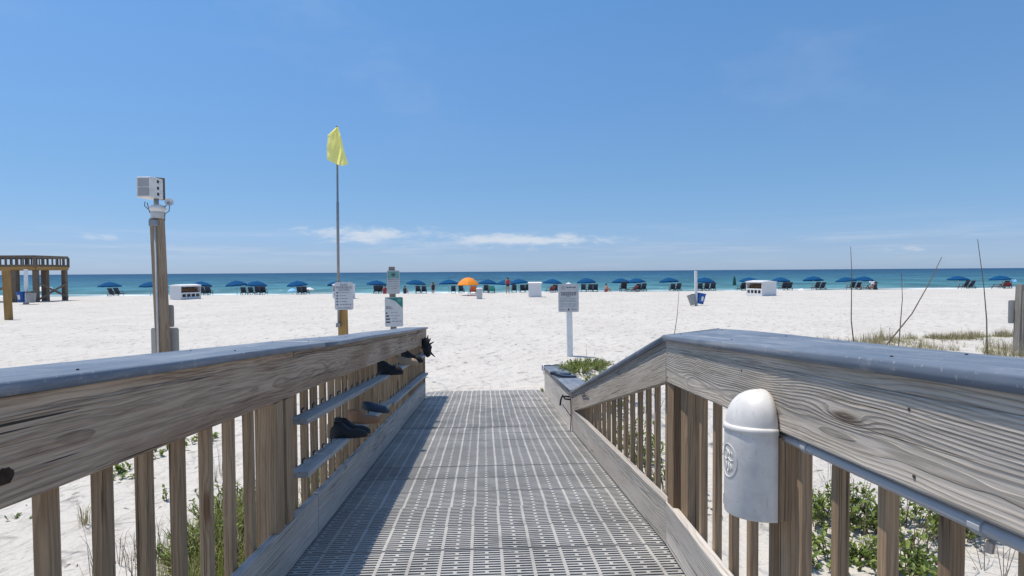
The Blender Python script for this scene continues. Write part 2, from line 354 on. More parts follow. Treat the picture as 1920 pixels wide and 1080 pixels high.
# ------------------------------------------------------------------ object helpers
def empty(name, loc=(0, 0, 0), label=None, cat=None, group=None, rz=0.0):
    o = bpy.data.objects.new(name, None); COL.objects.link(o)
    o.location = loc; o.rotation_euler = (0, 0, rz); o.empty_display_size = .1
    tag(o, label, cat, group); return o
def tag(o, label=None, cat=None, group=None, kind=None):
    for k, v in (('label', label), ('category', cat), ('group', group), ('kind', kind)):
        if v: o[k] = v
    return o
def wmat(o):
    m = Matrix.LocRotScale(o.location, o.rotation_euler, o.scale)
    return wmat(o.parent) @ m if o.parent else m
def link(name, me, m, parent=None, M=None):
    """M is the world matrix of the object"""
    o = bpy.data.objects.new(name, me); COL.objects.link(o)
    if m is not None and not me.materials: me.materials.append(MT[m])
    M = M if M is not None else Matrix.Identity(4)
    if parent is not None:
        o.parent = parent
        M = wmat(parent).inverted() @ M
    l, r, s = M.decompose()
    o.location = l; o.rotation_euler = r.to_euler(); o.scale = s
    return o
class MB:
    def __init__(s): s.v = []; s.f = []
    def add(s, vs, fs):
        k = len(s.v); s.v += [tuple(v) for v in vs]; s.f += [tuple(i+k for i in f) for f in fs]; return s
    def box(s, x0, x1, y0, y1, z0, z1, M=None):
        vs = [Vector((x, y, z)) for x in (x0, x1) for y in (y0, y1) for z in (z0, z1)]
        if M is not None: vs = [M @ v for v in vs]
        return s.add(vs, [(0, 1, 3, 2), (4, 6, 7, 5), (0, 4, 5, 1), (2, 3, 7, 6), (0, 2, 6, 4), (1, 5, 7, 3)])
    def tube(s, pts, rad, n=8, caps=True):
        pts = [Vector(p) for p in pts]; k = len(pts)
        rad = rad if isinstance(rad, (list, tuple)) else [rad]*k
        rings = []; ref = None
        for i, p in enumerate(pts):
            d = (pts[min(i+1, k-1)] - pts[max(i-1, 0)]).normalized()
            if ref is None:
                ref = Vector((0, 0, 1)) if abs(d.z) < .9 else Vector((1, 0, 0))
            a = (ref - d*ref.dot(d)).normalized(); b_ = d.cross(a); ref = a
            rings.append([p + (a*math.cos(2*math.pi*j/n) + b_*math.sin(2*math.pi*j/n))*rad[i] for j in range(n)])
        vs = [v for r_ in rings for v in r_]; fs = []
        for i in range(k-1):
            for j in range(n):
                fs.append((i*n+j, i*n+(j+1) % n, (i+1)*n+(j+1) % n, (i+1)*n+j))
        if caps: fs += [tuple(reversed(range(n))), tuple((k-1)*n+j for j in range(n))]
        return s.add(vs, fs)
    def lathe(s, prof, n=24, M=None, a0=0, a1=2*math.pi, close=True):
        full = abs(a1-a0-2*math.pi) < 1e-6; m = n if full else n+1
        vs = []
        for r_, z in prof:
            for j in range(m):
                a = a0+(a1-a0)*j/n; v = Vector((r_*math.cos(a), r_*math.sin(a), z)); vs.append(M @ v if M is not None else v)
        fs = []
        for i in range(len(prof)-1):
            for j in range(n):
                j2 = (j+1) % m
                fs.append((i*m+j, i*m+j2, (i+1)*m+j2, (i+1)*m+j))
        return s.add(vs, fs)
    def mesh(s, name, smooth=False):
        me = bpy.data.meshes.new(name); me.from_pydata(s.v, [], s.f); me.update()
        if smooth:
            for p in me.polygons: p.use_smooth = True
        return me
    def build(s, name, m, parent=None, M=None, smooth=False):
        return link(name, s.mesh(name, smooth), m, parent, M)
def bev(me, w_, seg=2):
    bm = bmesh.new(); bm.from_mesh(me)
    bmesh.ops.recalc_face_normals(bm, faces=bm.faces[:])
    bmesh.ops.bevel(bm, geom=bm.edges[:], offset=w_, segments=seg, affect='EDGES', profile=.5)
    bm.to_mesh(me); bm.free(); return me
def frame(o, x, ref):
    """matrix with local X along x, local Y as near ref as possible"""
    x = Vector(x).normalized(); y = (Vector(ref) - x*x.dot(Vector(ref))).normalized(); z = x.cross(y)
    return Matrix.Translation(o) @ Matrix((x, y, z)).transposed().to_4x4()
def board(name, p0, p1, wid, th, m, parent, ref=(0, 0, 1), bevel=.004, cut0=0.0, cut1=0.0, warp=0.0):
    """timber from p0 to p1 (centre line); wid along ref, th across; cut: shear of the end faces along X per unit of Y"""
    p0, p1 = Vector(p0), Vector(p1); ln = (p1-p0).length
    n = max(1, int(ln/.35)) if warp else 1
    mb = MB(); vs = []; fs = []; sd = random.random()*50
    for i in range(n+1):
        x = -ln/2+ln*i/n; wz = warp*noise.noise((x*1.3+sd, 0, 0)) if warp else 0; wy = warp*noise.noise((x*1.1+sd, 9, 0)) if warp else 0
        for yy, z in ((-wid/2, -th/2), (wid/2, -th/2), (wid/2, th/2), (-wid/2, th/2)):
            sh = (cut0 if i == 0 else 0)*yy + (cut1 if i == n else 0)*yy
            vs.append((x+sh, yy+wy, z+wz))
    for i in range(n):
        for j in range(4):
            fs.append((i*4+j, i*4+(j+1) % 4, (i+1)*4+(j+1) % 4, (i+1)*4+j))
    fs += [(3, 2, 1, 0), tuple(n*4+j for j in range(4))]
    me = mb.add(vs, fs).mesh(name)
    bm = bmesh.new(); bm.from_mesh(me); bmesh.ops.recalc_face_normals(bm, faces=bm.faces[:])
    if bevel:
        ed = [e for e in bm.edges if len(e.link_faces) == 2 and e.calc_face_angle(0) > .5]
        bmesh.ops.bevel(bm, geom=ed, offset=bevel, segments=2, affect='EDGES', profile=.5)
    bm.to_mesh(me); bm.free()
    return link(name, me, m, parent, frame((p0+p1)/2, p1-p0, ref))
def children(o): return [c for c in o.children]
def copy_tree(o, parent=None):
    c = o.copy(); COL.objects.link(c); c.parent = parent
    for ch in children(o): copy_tree(ch, c)
    return c
ORD = ['zeroth', 'first', 'second', 'third', 'fourth', 'fifth', 'sixth', 'seventh', 'eighth', 'ninth', 'tenth', 'eleventh', 'twelfth', 'thirteenth',
       'fourteenth', 'fifteenth', 'sixteenth', 'seventeenth', 'eighteenth', 'nineteenth', 'twentieth', 'twenty-first', 'twenty-second', 'twenty-third',
       'twenty-fourth', 'twenty-fifth', 'twenty-sixth', 'twenty-seventh', 'twenty-eighth', 'twenty-ninth', 'thirtieth']

# ------------------------------------------------------------------ setting: sand and sea
def sst(a, b, x):
    t = max(0.0, min(1.0, (x-a)/(b-a))); return t*t*(3-2*t)
def zdeck(y): return ZC - HD - SL*y
def sandz(x, y):
    if y < 12: z = 0.0
    elif y < 62: z = -.45*(y-12)/50
    else: z = -.45 - .115*(y-62) - .002*(y-62)**2*(1 if y < 90 else 0)
    z = max(z, -7.0)
    if y < 66:
        k = 1.0 - sst(50, 64, y)
        z += k*(.10*noise.noise((x*.22, y*.16, 1.5)) + .035*noise.noise((x*.8, y*.7, 4.0)) + .018*noise.noise((x*2.3, y*2.1, 8.0)) + (.016*noise.noise((x*4.1, y*3.6, 2.0)) if y < 17 else 0))*(1 if y > 10.5 else .7)
    # bank of blown sand against the low wall on the right, dune behind the railing
    z += .60*math.exp(-((x-1.45)/.75)**2 - ((y-7.5)/1.5)**2)*sst(.86, 1.05, x)
    z += .16*math.exp(-((x-7.0)/3.0)**2 - ((y-8.5)/3.0)**2)
    # hollow below the boardwalk
    inside = (1-sst(.85, 1.15, abs(x)))*(1-sst(8.35, 8.95, y))
    z -= .22*inside
    # sand drifted over the foot of the ramp
    z += .035*math.exp(-((y-9.15)/.35)**2)*(1-sst(1.2, 2.5, abs(x)))
    return z
def axis(parts):
    out = []
    for a, b, st in parts:
        n = max(1, int(round((b-a)/st)))
        out += [a+(b-a)*i/n for i in range(n)]
    out.append(parts[-1][1]); return out
xs = axis([(-900, -200, 100), (-200, -60, 14), (-60, -20, 2.0), (-20, -6, .5), (-6, 6, .11), (6, 20, .5), (20, 60, 2.0), (60, 200, 14), (200, 900, 100)])
ys = axis([(-120, -20, 20), (-20, -2, 2), (-2, 17, .11), (17, 28, .3), (28, 70, .8), (70, 130, 6)])
mb = MB()
mb.v = [(x, y, sandz(x, y)) for y in ys for x in xs]
nx = len(xs)
mb.f = [(j*nx+i, j*nx+i+1, (j+1)*nx+i+1, (j+1)*nx+i) for j in range(len(ys)-1) for i in range(nx-1)]
beach = mb.build('sand_beach', 'white_sand', smooth=True)
tag(beach, 'white sand beach sloping down to the sea', kind='structure')
mb = MB()
wxs = [-30000, -8000, -2000, -600, -200, 0, 200, 600, 2000, 8000, 30000]; wys = [66, 90, 140, 250, 600, 2000, 8000, 60000]
mb.v = [(x, y, -1.35) for y in wys for x in wxs]; nx = len(wxs)
mb.f = [(j*nx+i, j*nx+i+1, (j+1)*nx+i+1, (j+1)*nx+i) for j in range(len(wys)-1) for i in range(nx-1)]
tag(mb.build('sea', 'sea_water'), 'blue green sea reaching to the horizon', kind='structure')

def gp(px, py):
    """where the line of sight through a pixel of the photograph meets the sand"""
    d = ray(px, py); t = 1.0
    while t < 120:
        p = EYE + d*t
        if p.z < sandz(p.x, p.y): return Vector((p.x, p.y, sandz(p.x, p.y)))
        t += .03
    return EYE + d*60
def on_sand(px, y):
    p = at_y(px, 540, y); return Vector((p.x, y, sandz(p.x, y)))

# ------------------------------------------------------------------ boardwalk ramp
deck = empty('boardwalk', (0, 0, 0)); tag(deck, 'grey slotted plastic ramp running down to the sand', kind='structure')
XL, XR = -.865, .855
PW = XR-XL+.10; PITCHP = .313; NC = 13
def panel_mesh():
    mb = MB(); t = .050; ln = PITCHP-.007; x0 = -PW/2; cell = PW/NC
    rows = 12; rp = ln/rows; bw = rp*.47
    for i in range(NC+1):
        x = x0+cell*i; hw = .0075
        mb.box(max(x-hw, x0), min(x+hw, -x0), -ln/2, ln/2, -t, .0012)
    for j in range(rows+1):
        y = -ln/2+rp*j; a, b = max(y-bw/2, -ln/2), min(y+bw/2, ln/2)
        for i in range(NC): mb.box(x0+cell*i+.0075, x0+cell*(i+1)-.0075, a, b, -t, 0)
        if j < rows and j % 2 == 0:
            for i in range(NC):
                xc = x0+cell*(i+.5); mb.box(xc-.008, xc+.008, y+bw/2, y+rp-bw/2, -t, 0)
    return mb.mesh('grating_panel')
pm = panel_mesh()
XM = (XL+XR)/2
y = -1.2
while y < 9.45:
    xo = random.uniform(-.004, .004)
    M_ = frame((XM+xo, y, zdeck(y)+random.uniform(-.003, .003)), (1, random.uniform(-.002, .002), random.uniform(-.002, .002)), (0, 1, -SL))
    link('grating_panel', pm, 'grating_plastic', deck, M_)
    y += PITCHP/math.sqrt(1+SL*SL)
for x in (XL-.02, -.43, 0, .43, XR+.02):
    board('joist', (x, -1.3, zdeck(-1.3)-.15), (x, 8.0, zdeck(8.0)-.15), .20, .04, 'dark_timber', deck, bevel=0)

# ------------------------------------------------------------------ left railing
def hz(y, h): return ZC - SL*y - h      # height of a line h below the eye's ramp-parallel plane
lr = empty('ramp_railing', (XL, 3.5, zdeck(3.5)), 'long straight timber railing with slate blue cap and shoe shelves, left of the ramp', 'railing')
UPR = (0, SL, 1)
def rail_cap(name, parent, stations, th=.026):
    """stations: (inner xyz, outer xyz); a swept flat board with rounded edges"""
    n = len(stations); mb = MB(); vs = []; fs = []
    o = (stations[0][0]+stations[-1][0])/2; ax = stations[-1][0]-stations[0][0]
    Mx = frame(o, ax, stations[0][1]-stations[0][0]); Mi = Mx.inverted()
    for a, b in stations:
        d = (b-a).normalized(); ln = (b-a).length; u = Vector((0, 0, 1))
        prof = [(0.0, -.5), (0.0, -.2), (.0016, -.06), (.006, 0), (ln-.006, 0), (ln-.0016, -.06), (ln, -.2), (ln, -.5), (ln, -1), (0, -1)]
        for s_, z in prof: vs.append(Mi @ (a+d*s_+u*(z*th)))
    k = 10
    for i in range(n-1):
        for j in range(k): fs.append((i*k+j, i*k+(j+1) % k, (i+1)*k+(j+1) % k, (i+1)*k+j))
    fs += [tuple(range(k)), tuple((n-1)*k+j for j in reversed(range(k)))]
    me = mb.add(vs, fs).mesh(name)
    bm = bmesh.new(); bm.from_mesh(me); bmesh.ops.recalc_face_normals(bm, faces=bm.faces[:]); bm.to_mesh(me); bm.free()
    for p in me.polygons: p.use_smooth = len(p.vertices) == 4
    ob = link(name, me, 'cap_paint', parent, Mx)
    return ob
def lcap(y0, y1, n, seed):
    st = []
    for i in range(n+1):
        y = y0+(y1-y0)*i/n
        wv = .006*noise.noise((y*.9, seed, 0)) - .010*math.exp(-((y-3.2)/.9)**2) + .012*sst(5.5, 8.3, y)
        wo = .006*noise.noise((y*.8, seed+7, 0)) + .012*sst(5.5, 8.3, y)
        st.append((Vector((XL+.016, y, hz(y, .100)+wv)), Vector((XL+.016-.295, y, hz(y, .100)+wo))))
    return st
rail_cap('cap_board', lr, lcap(-.9, 3.05, 16, 1)); rail_cap('cap_board', lr, lcap(3.055, 8.42, 18, 1))
LT = .038
for y0, y1 in ((-.9, 2.60), (2.606, 8.36)):
    board('trim_strip', (XL-LT/2, y0, hz(y0, .1425)), (XL-LT/2, y1, hz(y1, .1425)+(.008 if y1 > 5 else -.004)), .031, LT-.004, 'fascia_brown', lr, UPR, .004, warp=.002)
for y0, y1 in ((-.9, 6.62), (6.624, 8.34)):
    board('fascia_board', (XL-LT/2, y0, hz(y0, .2435)), (XL-LT/2, y1, hz(y1, .2435)+(.006 if y1 > 7 else 0)), .172, LT, 'fascia_brown', lr, UPR, .006, warp=.003)
for y0, y1 in ((-.9, 2.93), (2.934, 8.12)):
    board('kerb_board', (XL-LT/2, y0, zdeck(y0)+.112), (XL-LT/2, y1, zdeck(y1)+.112), .205, LT, 'kerb_wood', lr, UPR, .005, warp=.003)
def picket(parent, x, y, top, bot, sz=.038, m='picket_wood', name='picket'):
    j = random.uniform(-.003, .003)
    board(name, (x+random.uniform(-.001, .001), y+j, bot), (x+random.uniform(-.001, .001), y+j+random.uniform(-.004, .004), top), sz, sz, m, parent, (1, 0, 0), .003)
PX = XL-LT-.0195
y = 1.224-.168*8
while y < 8.3:
    inpost = (2.34 < y < 2.64) or (4.90 < y < 5.08) or (abs(y+.2) < .06)
    if not inpost: picket(lr, PX, y, hz(y, .18), zdeck(y)-.16, .034)
    y += .168
for yy in (2.425, 2.545, 4.99, 8.27):
    s_ = .089
    board('post', (XL-LT-.0455+(.034 if yy < 4 else 0.02), yy, -.25), (XL-LT-.0455+(.034 if yy < 4 else .02), yy, hz(yy, .331)), s_, s_, 'picket_wood', lr, (1, 0, 0), .005)
def shelf(y0, y1, h):
    sh = board('shoe_shelf', (XL+.005, y0, hz(y0, h)), (XL+.005, y1, hz(y1, h+.01)), .088, .027, 'shelf_wood', lr, (1, 0, 0), .003)
    yy = 1.224-.168*8
    while yy < y1-.03:
        if yy > y0+.03:
            mb = MB(); x = XL-.022+random.uniform(-.004, .004); z = hz(yy, h+.01*(yy-y0)/(y1-y0))+.016
            mb.tube([(x, yy+.03, z), (x, yy+.03, z+.018), (x+.012, yy+.03, z+.026)], .0045, 6)
            mb.build('peg', 'blue_black', sh)
        yy += .168
    return sh
SH = [(2.62, 4.92, .455, .46), (2.62, 4.92, .70, .70), (5.06, 8.05, .46, .46), (5.06, 8.05, .735, .74)]
for a, b, h, _ in SH: shelf(a, b, h)
def pen(parent, pts, name='pen_mark', r=.0028, m='black_rubber'):
    mb = MB(); mb.tube(pts, r, 5); mb.build(name, m, parent)
for yy in [.5+.81*k for k in range(10)]:
    for dx in (.055, .235):
        mb = MB(); mb.lathe([(0, .0012), (.0028, .0009), (.0032, -.002)], 8, Matrix.Translation((XL+.016-dx+random.uniform(-.01, .01), yy+random.uniform(-.03, .03), hz(yy, .100)+.0035))); mb.build('screw', 'rust', lr)
# scribble in black on the fascia towards the far end
def on_x(px, py, x):
    d = ray(px, py); return EYE+d*(x/d.x)
pen(lr, [on_x(px, py, XL+.001) for px, py in ((738, 644), (743, 641), (748, 643), (750, 644))])
pen(lr, [on_x(px, py, XL+.001) for px, py in ((748, 638), (751, 638), (752, 641), (750, 644), (746, 645))])
pen(lr, [on_x(px, py, XL+.001) for px, py in ((754, 642), (754.4, 645))])

kq = on_x(8, 893, XL+.0012)
mb = MB(); kv = [(kq.x, kq.y, kq.z)]
for i in range(18):
    a = 2*math.pi*i/18; r_ = 1+.35*noise.noise((math.cos(a)*2, math.sin(a)*2, 4.0)); kv.append((kq.x, kq.y+.022*r_*math.cos(a), kq.z+.016*r_*math.sin(a)-SL*.022*math.cos(a)))
mb.add(kv, [(0, 1+i, 1+(i+1) % 18) for i in range(18)]); mb.build('knot', 'dark_knot', lr)

# ------------------------------------------------------------------ right railing
rr = empty('ramp_railing', (XR, 3.0, zdeck(3.0)), 'timber railing with slate blue cap stepping down to a low wall, right of the ramp', 'railing')
YC = 2.67; KR = .0675
def xr(y): return .858-KR*(YC-y)
Yb, Ye = 5.54, 8.45; XB, XE = .841, .874
def nrm(k): return Vector((1, -k, 0)).normalized()
RN = nrm(KR)
def P(y, h, off=0.0): return Vector((xr(y), y, hz(y, h)))+RN*off
st = []
for i in range(17):
    y_ = -.9+(YC+.012+.9)*i/16
    tl = .030*sst(.9, 2.6, y_)
    a = P(y_, .080, -.016); b = P(y_, .080, .262); b.z += tl; st.append((a, b))
rail_cap('cap_board', rr, st, .027)
board('trim_strip', P(-.9, .1225, LT/2), P(YC, .1225, LT/2), .031, LT, 'fascia_grey', rr, UPR, .003)
board('fascia_board', P(-.9, .2215, LT/2), P(YC-.001, .2215, LT/2), .168, LT, 'fascia_grey', rr, UPR, .006, warp=.002)
# sloping section from the corner post to the low wall
HS0, HS1 = .080, .705
def xs_(y): return .858+(XB-.858)*(y-YC)/(Yb-YC)
KS = (XB-.858)/(Yb-YC); SN = nrm(KS)
def Q(y, h, off=0.0): return Vector((xs_(y), y, hz(y, h)))+SN*off
def hs(y, d): return HS0+(HS1-HS0)*(y-YC)/(Yb-YC)+d
st = []
for i in range(5):
    y_ = YC-.002+(Yb+.02-YC)*i/4
    a = Q(y_, hs(y_, 0), -.016); b = Q(y_, hs(y_, 0), .262); b.z += .030*(1-i/4); st.append((a, b))
rail_cap('cap_board', rr, st, .027)
sls = Vector((xs_(Yb)-xs_(YC), Yb-YC, hz(Yb, hs(Yb, 0))-hz(YC, hs(YC, 0)))).normalized()
def slope_board(name, d0, d1, e0, e1, m):
    """board whose ends are cut upright: d = depth of its top and bottom under the cap at the corner, e = at the low wall"""
    A = [Q(YC+.001, hs(YC, d0)), Q(YC+.001, hs(YC, d1)), Q(Yb, hs(Yb, e0)), Q(Yb, hs(Yb, e1))]
    Mx = frame((A[0]+A[3])/2, sls, (0, 0, 1)); Mi = Mx.inverted(); mb = MB()
    vs = [Mi @ (p+SN*o) for o in (0, LT) for p in A]
    mb.add(vs, [(0, 1, 3, 2), (4, 6, 7, 5), (0, 2, 6, 4), (1, 5, 7, 3), (0, 4, 5, 1), (2, 3, 7, 6)])
    me = mb.mesh(name); bev(me, .003); return link(name, me, m, rr, Mx)
slope_board('trim_strip', .028, .058, .028, .058, 'fascia_grey')
slope_board('fascia_board', .0585, .226, .0585, .205, 'fascia_grey')
# kerbs
board('kerb_board', Vector((xr(-.9), -.9, zdeck(-.9)+.112))+RN*LT/2, Vector((xr(YC), YC, zdeck(YC)+.112))+RN*LT/2, .21, LT, 'kerb_wood', rr, UPR, .005)
board('kerb_board', Vector((xs_(YC+.002), YC+.002, zdeck(YC)+.112))+SN*LT/2, Vector((XB, Yb, zdeck(Yb)+.112))+SN*LT/2, .21, LT, 'kerb_wood', rr, UPR, .005, warp=.002)
# low wall beyond the bend
KE = (XE-XB)/(Ye-Yb); EN = nrm(KE)
def E(y, a, off=0.0): return Vector((XB+KE*(y-Yb), y, zdeck(y)+a))+EN*off
board('wall_board', E(Yb+.002, .155, LT/2), E(Ye, .155, LT/2), .315, LT, 'kerb_wood', rr, UPR, .004, warp=.002)
board('trim_strip', E(Yb+.002, .345, LT/2), E(Ye, .345, LT/2), .060, LT, 'fascia_grey', rr, UPR, .003)
rail_cap('cap_board', rr, [(E(Yb+.0, .405, -.016), E(Yb+.0, .405, .25)), (E(6.6, .403, -.016), E(6.6, .403, .25)), (E(Ye+.03, .410, -.016), E(Ye+.03, .410, .25))], .027)
# pickets and posts
for k in range(-3, 10):
    y_ = 2.27-.167*k
    if y_ < -.2: break
    if k >= 0 or y_ < 2.4: picket(rr, *(lambda p: (p.x, p.y))(P(y_, 0, LT+.0155)), hz(y_, .16), zdeck(y_)-.16, .028)
y_ = 2.963
while y_ < Yb-.1:
    p = Q(y_, 0, LT+.0155); picket(rr, p.x, p.y, hz(y_, hs(y_, .10)), zdeck(y_)-.16, .028); y_ += .167
for yy in (2.50, 2.62):
    p = P(yy, 0, .0445+.008 if yy > 2.6 else LT+.045)
    board('post', (p.x, p.y, -.25), (p.x, p.y, hz(yy, .306)), .089, .089, 'picket_wood', rr, (1, 0, 0), .005)
p = Q(2.80, 0, LT+.0195); picket(rr, p.x, p.y, hz(2.8, hs(2.8, .10)), zdeck(2.8)-.16, .028)
p = E(Yb-.02, 0, LT+.046); board('post', (p.x, p.y, -.3), (p.x, p.y, zdeck(Yb)+.36), .089, .089, 'picket_wood', rr, (1, 0, 0), .005)
pen(rr, [on_x(px, py, .8385) for px, py in ((1096.5, 737), (1092, 737.5), (1090.5, 741), (1093, 744), (1098, 742), (1103, 742.5))], r=.0035)
for yy in [.3+.8*k for k in range(3)]+[2.55]:
    for dx in (.04, .215):
        p = P(yy+random.uniform(-.03, .03), .080, dx); p.z += .0015+.030*sst(.9, 2.6, yy)*(dx+.016)/.278
        mb = MB(); mb.lathe([(0, .0012), (.0028, .0009), (.0032, -.002)], 8, Matrix.Translation(p)); mb.build('screw', 'rust', rr)
for yy in (2.63, 1.72, .95):
    for h_ in (.165, .28):
        p = P(yy+random.uniform(-.01, .01), h_, -.0005); mb = MB(); mb.lathe([(0, .0012), (.0032, .0009), (.0036, -.001)], 8, Matrix.Translation(p) @ Matrix.Rotation(R(-90), 4, 'Y')); mb.build('nail', 'rust', rr)
# conduit clipped below the fascia
mb = MB(); cp = [P(-.5+2.02*i/10, .322, LT/2+.0) for i in range(11)]
mb.tube(cp, .0115, 12); cd = mb.build('conduit', 'conduit_grey', rr, smooth=True)
for yy in (.822, 1.352):
    a, b = P(yy-.012, .322, LT/2), P(yy+.012, .322, LT/2)
    mb = MB(); mb.tube([a, b], .0145, 14); mb.build('coupling', 'conduit_grey', cd, smooth=False)
a = P(.80, .338, LT/2-.004); mb = MB(); mb.tube([a, a+Vector((0, .003, -.016))], .006, 10); mb.build('clip', 'steel', cd)
# block the bin is screwed to
yb0 = 1.49
a, b = P(yb0+.005, .31, .012), P(yb0+.005, .545, .012)
board('mounting_block', P(yb0+.015, .318, LT/2-.001), P(yb0+.015, .545, LT/2-.001), .075, .034, 'picket_wood', rr, (0, 1, 0), .003)
board('post', P(1.515, .30, LT+.03), P(1.515, HD+.3, LT+.03), .062, .062, 'picket_wood', rr, (0, 1, 0), .004)

# ------------------------------------------------------------------ white half-round bin
def half_bin():
    YM, HW, DP = 1.548, .092, .104
    base = P(YM, .548, -.006)
    th = math.atan(KR)
    root = empty('waste_bin', base, 'white half-round plastic bin with domed lid screwed to the right railing', 'bin')
    ax = Vector((math.sin(th), math.cos(th), 0))     # along the rail
    out = -RN                                         # towards the ramp
    upd = Vector((0, -SL*.0, 1))
    n = 28
    def ring(z, s, inset=0.0, sl=1.0):
        pts = []
        for j in range(n+1):
            a_ = math.pi*j/n
            u = math.cos(a_)*(HW*s-inset); v_ = (math.sin(a_)**.80)*(DP*s-inset)
            pts.append(base+ax*u+out*v_+upd*(z-SL*u*sl))
        return pts
    def loft(rings, close_bottom=False, close_top=False, back=True):
        mb = MB(); m_ = n+1
        vs = [p for r_ in rings for p in r_]; fs = []
        for i in range(len(rings)-1):
            for j in range(n): fs.append((i*m_+j, i*m_+j+1, (i+1)*m_+j+1, (i+1)*m_+j))
            if back: fs.append((i*m_+n, i*m_, (i+1)*m_, (i+1)*m_+n))
        if close_bottom: fs.append(tuple(range(m_)))
        if close_top: fs.append(tuple((len(rings)-1)*m_+j for j in reversed(range(m_))))
        mb.add(vs, fs); return mb
    def fin(mb, name, m='bin_plastic'):
        me = mb.mesh(name)
        bm = bmesh.new(); bm.from_mesh(me); bmesh.ops.recalc_face_normals(bm, faces=bm.faces[:]); bm.to_mesh(me); bm.free()
        for p_ in me.polygons: p_.use_smooth = len(p_.vertices) == 4
        return link(name, me, m, root)
    HB = .240
    fin(loft([ring(0, .985), ring(.004, 1.0), ring(HB, 1.0)], True), 'body')
    fin(loft([ring(HB-.006, 1.0, -.0015), ring(HB-.004, 1.0, -.0035), ring(HB+.006, 1.0, -.0035), ring(HB+.009, 1.0, -.001), ring(HB+.012, .96)], True), 'rim')
    dome = []
    for i in range(12):
        a_ = math.pi/2*i/11; dome.append((math.cos(a_)**.75, math.sin(a_)))
    rings = [ring(HB+.010+.096*s_, max(c_, .02)*.97) for c_, s_ in dome]
    fin(loft(rings, False, True), 'lid')
    # raised emblem on the side facing the ramp
    def surf(s_, z):                                   # s_ angle on the half round, z height
        u = math.cos(s_)*(HW+.0008); v_ = (math.sin(s_)**.80)*(DP+.0008); return base+ax*u+out*v_+upd*(z-SL*u)
    def oval(c, ra, rz): return [surf(c+ra*math.cos(q), .150+rz*math.sin(q)) for q in [2*math.pi*i/36 for i in range(37)]]
    CA = 1.72
    mb = MB(); mb.tube(oval(CA, .40, .046), .0013, 5, False); em = mb.build('emblem', 'bin_plastic', root, smooth=True)
    random.seed(3)
    for st_ in ([(-.2, .024), (-.1, .032), (0, .018), (-.05, .006)], [(.0, .030), (.1, .018), (.18, .026), (.22, .010)], [(-.24, .006), (-.1, .0), (.0, .008), (.14, .0), (.25, .004)],
                [(-.1, -.004), (-.06, -.02), (-.14, -.03)], [(.02, -.006), (.08, -.022), (.0, -.032), (-.05, -.026)], [(.14, -.008), (.2, -.02), (.1, -.026)]):
        mb = MB(); mb.tube([surf(CA+a_, .150+z) for a_, z in st_], .0014, 5); mb.build('emblem_stroke', 'bin_plastic', em, smooth=True)
    # scuffs
    for a_, z0, z1 in ((1.05, .07, .03), (1.3, .045, .012), (.75, .1, .085), (1.0, .19, .184)):
        mb = MB(); mb.tube([surf(a_, z0), surf(a_-.08, (z0+z1)/2), surf(a_-.12, z1)], .0007, 4); mb.build('scuff', 'sign_ink_soft', root)
    for z in (.17, .135):
        q = surf(.12, z); mb = MB(); mb.tube([q, q+out*.004], .005, 10); mb.build('screw', 'barrel_dark', root)
half_bin()

# ------------------------------------------------------------------ shoes and odds and ends on the shelves
def shoe(label, loc, heading, ln=.26, wd=.085, hgt=.07, m='black_rubber', sole='black_rubber', high=0.0, slipper=False, pitch=0.0, group=None):
    root = empty('shoe', loc, label, 'shoe', group)
    Mx = Matrix.Translation(loc) @ Matrix.Rotation(heading, 4, 'Z') @ Matrix.Rotation(pitch, 4, 'Y')
    n = 16; m_ = 14
    def outline(t):   # half width along the foot, t=0 heel .. 1 toe
        return wd/2*(.66+.34*math.sin(math.pi*min(1, max(0, (t-.05)*1.15)))*1.0)*math.sqrt(max(0, 1-((t-.5)/.505)**6))
    mb = MB(); vs = []; fs = []
    for i in range(n+1):
        t = i/n; x = (t-.5)*ln; hw = max(outline(t), .004)
        vs += [(x, -hw, 0), (x, hw, 0), (x, hw*1.02, .018), (x, -hw*1.02, .018)]
    for i in range(n):
        for j in range(4): fs.append((i*4+j, (i+1)*4+j, (i+1)*4+(j+1) % 4, i*4+(j+1) % 4))
    fs += [(0, 1, 2, 3), tuple(n*4+j for j in (3, 2, 1, 0))]
    mb.add(vs, fs); mb.build('sole', sole, root, Mx)
    mb = MB(); vs = []; fs = []
    i0 = 7 if slipper else 0
    for i in range(i0, n+1):
        t = i/n; x = (t-.5)*ln; hw = max(outline(t)*.96, .004)
        h = (hgt+high)*(1-sst(.28, .62, t)) + hgt*.78*sst(.28, .62, t)
        h *= math.sqrt(max(.02, 1-max(0, (t-.72)/.29)**2.2)) * (1 if i else .85)
        if slipper: h = hgt*.8*math.sin(math.pi*min(1, .35+.65*(1-(t-.43)/.57)))
        for j in range(m_+1):
            a = math.pi*j/m_
            vs.append((x, hw*math.cos(a), .016+max(h-.016, .004)*math.sin(a)**.7))
    k = m_+1; rows = n+1-i0
    for i in range(rows-1):
        for j in range(m_): fs.append((i*k+j, (i+1)*k+j, (i+1)*k+j+1, i*k+j+1))
    if not slipper: fs.append(tuple(range(k)))
    mb.add(vs, fs); mb.build('upper', m, root, Mx, smooth=True)
    return root
def shelf_z(y, k):
    a, b, h, _ = SH[k]; return hz(y, h+.01*(y-a)/(b-a))+.014
yA = 3.42
shoe('nearer black low boot of the pair on the lower shoe shelf', (XL+.035, yA, shelf_z(yA, 1)), R(4), .235, .075, .06, 'black_rubber', high=.035)
shoe('farther black low boot of the pair on the lower shoe shelf', (XL+.03, yA+.125, shelf_z(yA+.125, 1)), R(-6), .235, .075, .06, 'black_rubber', high=.035)
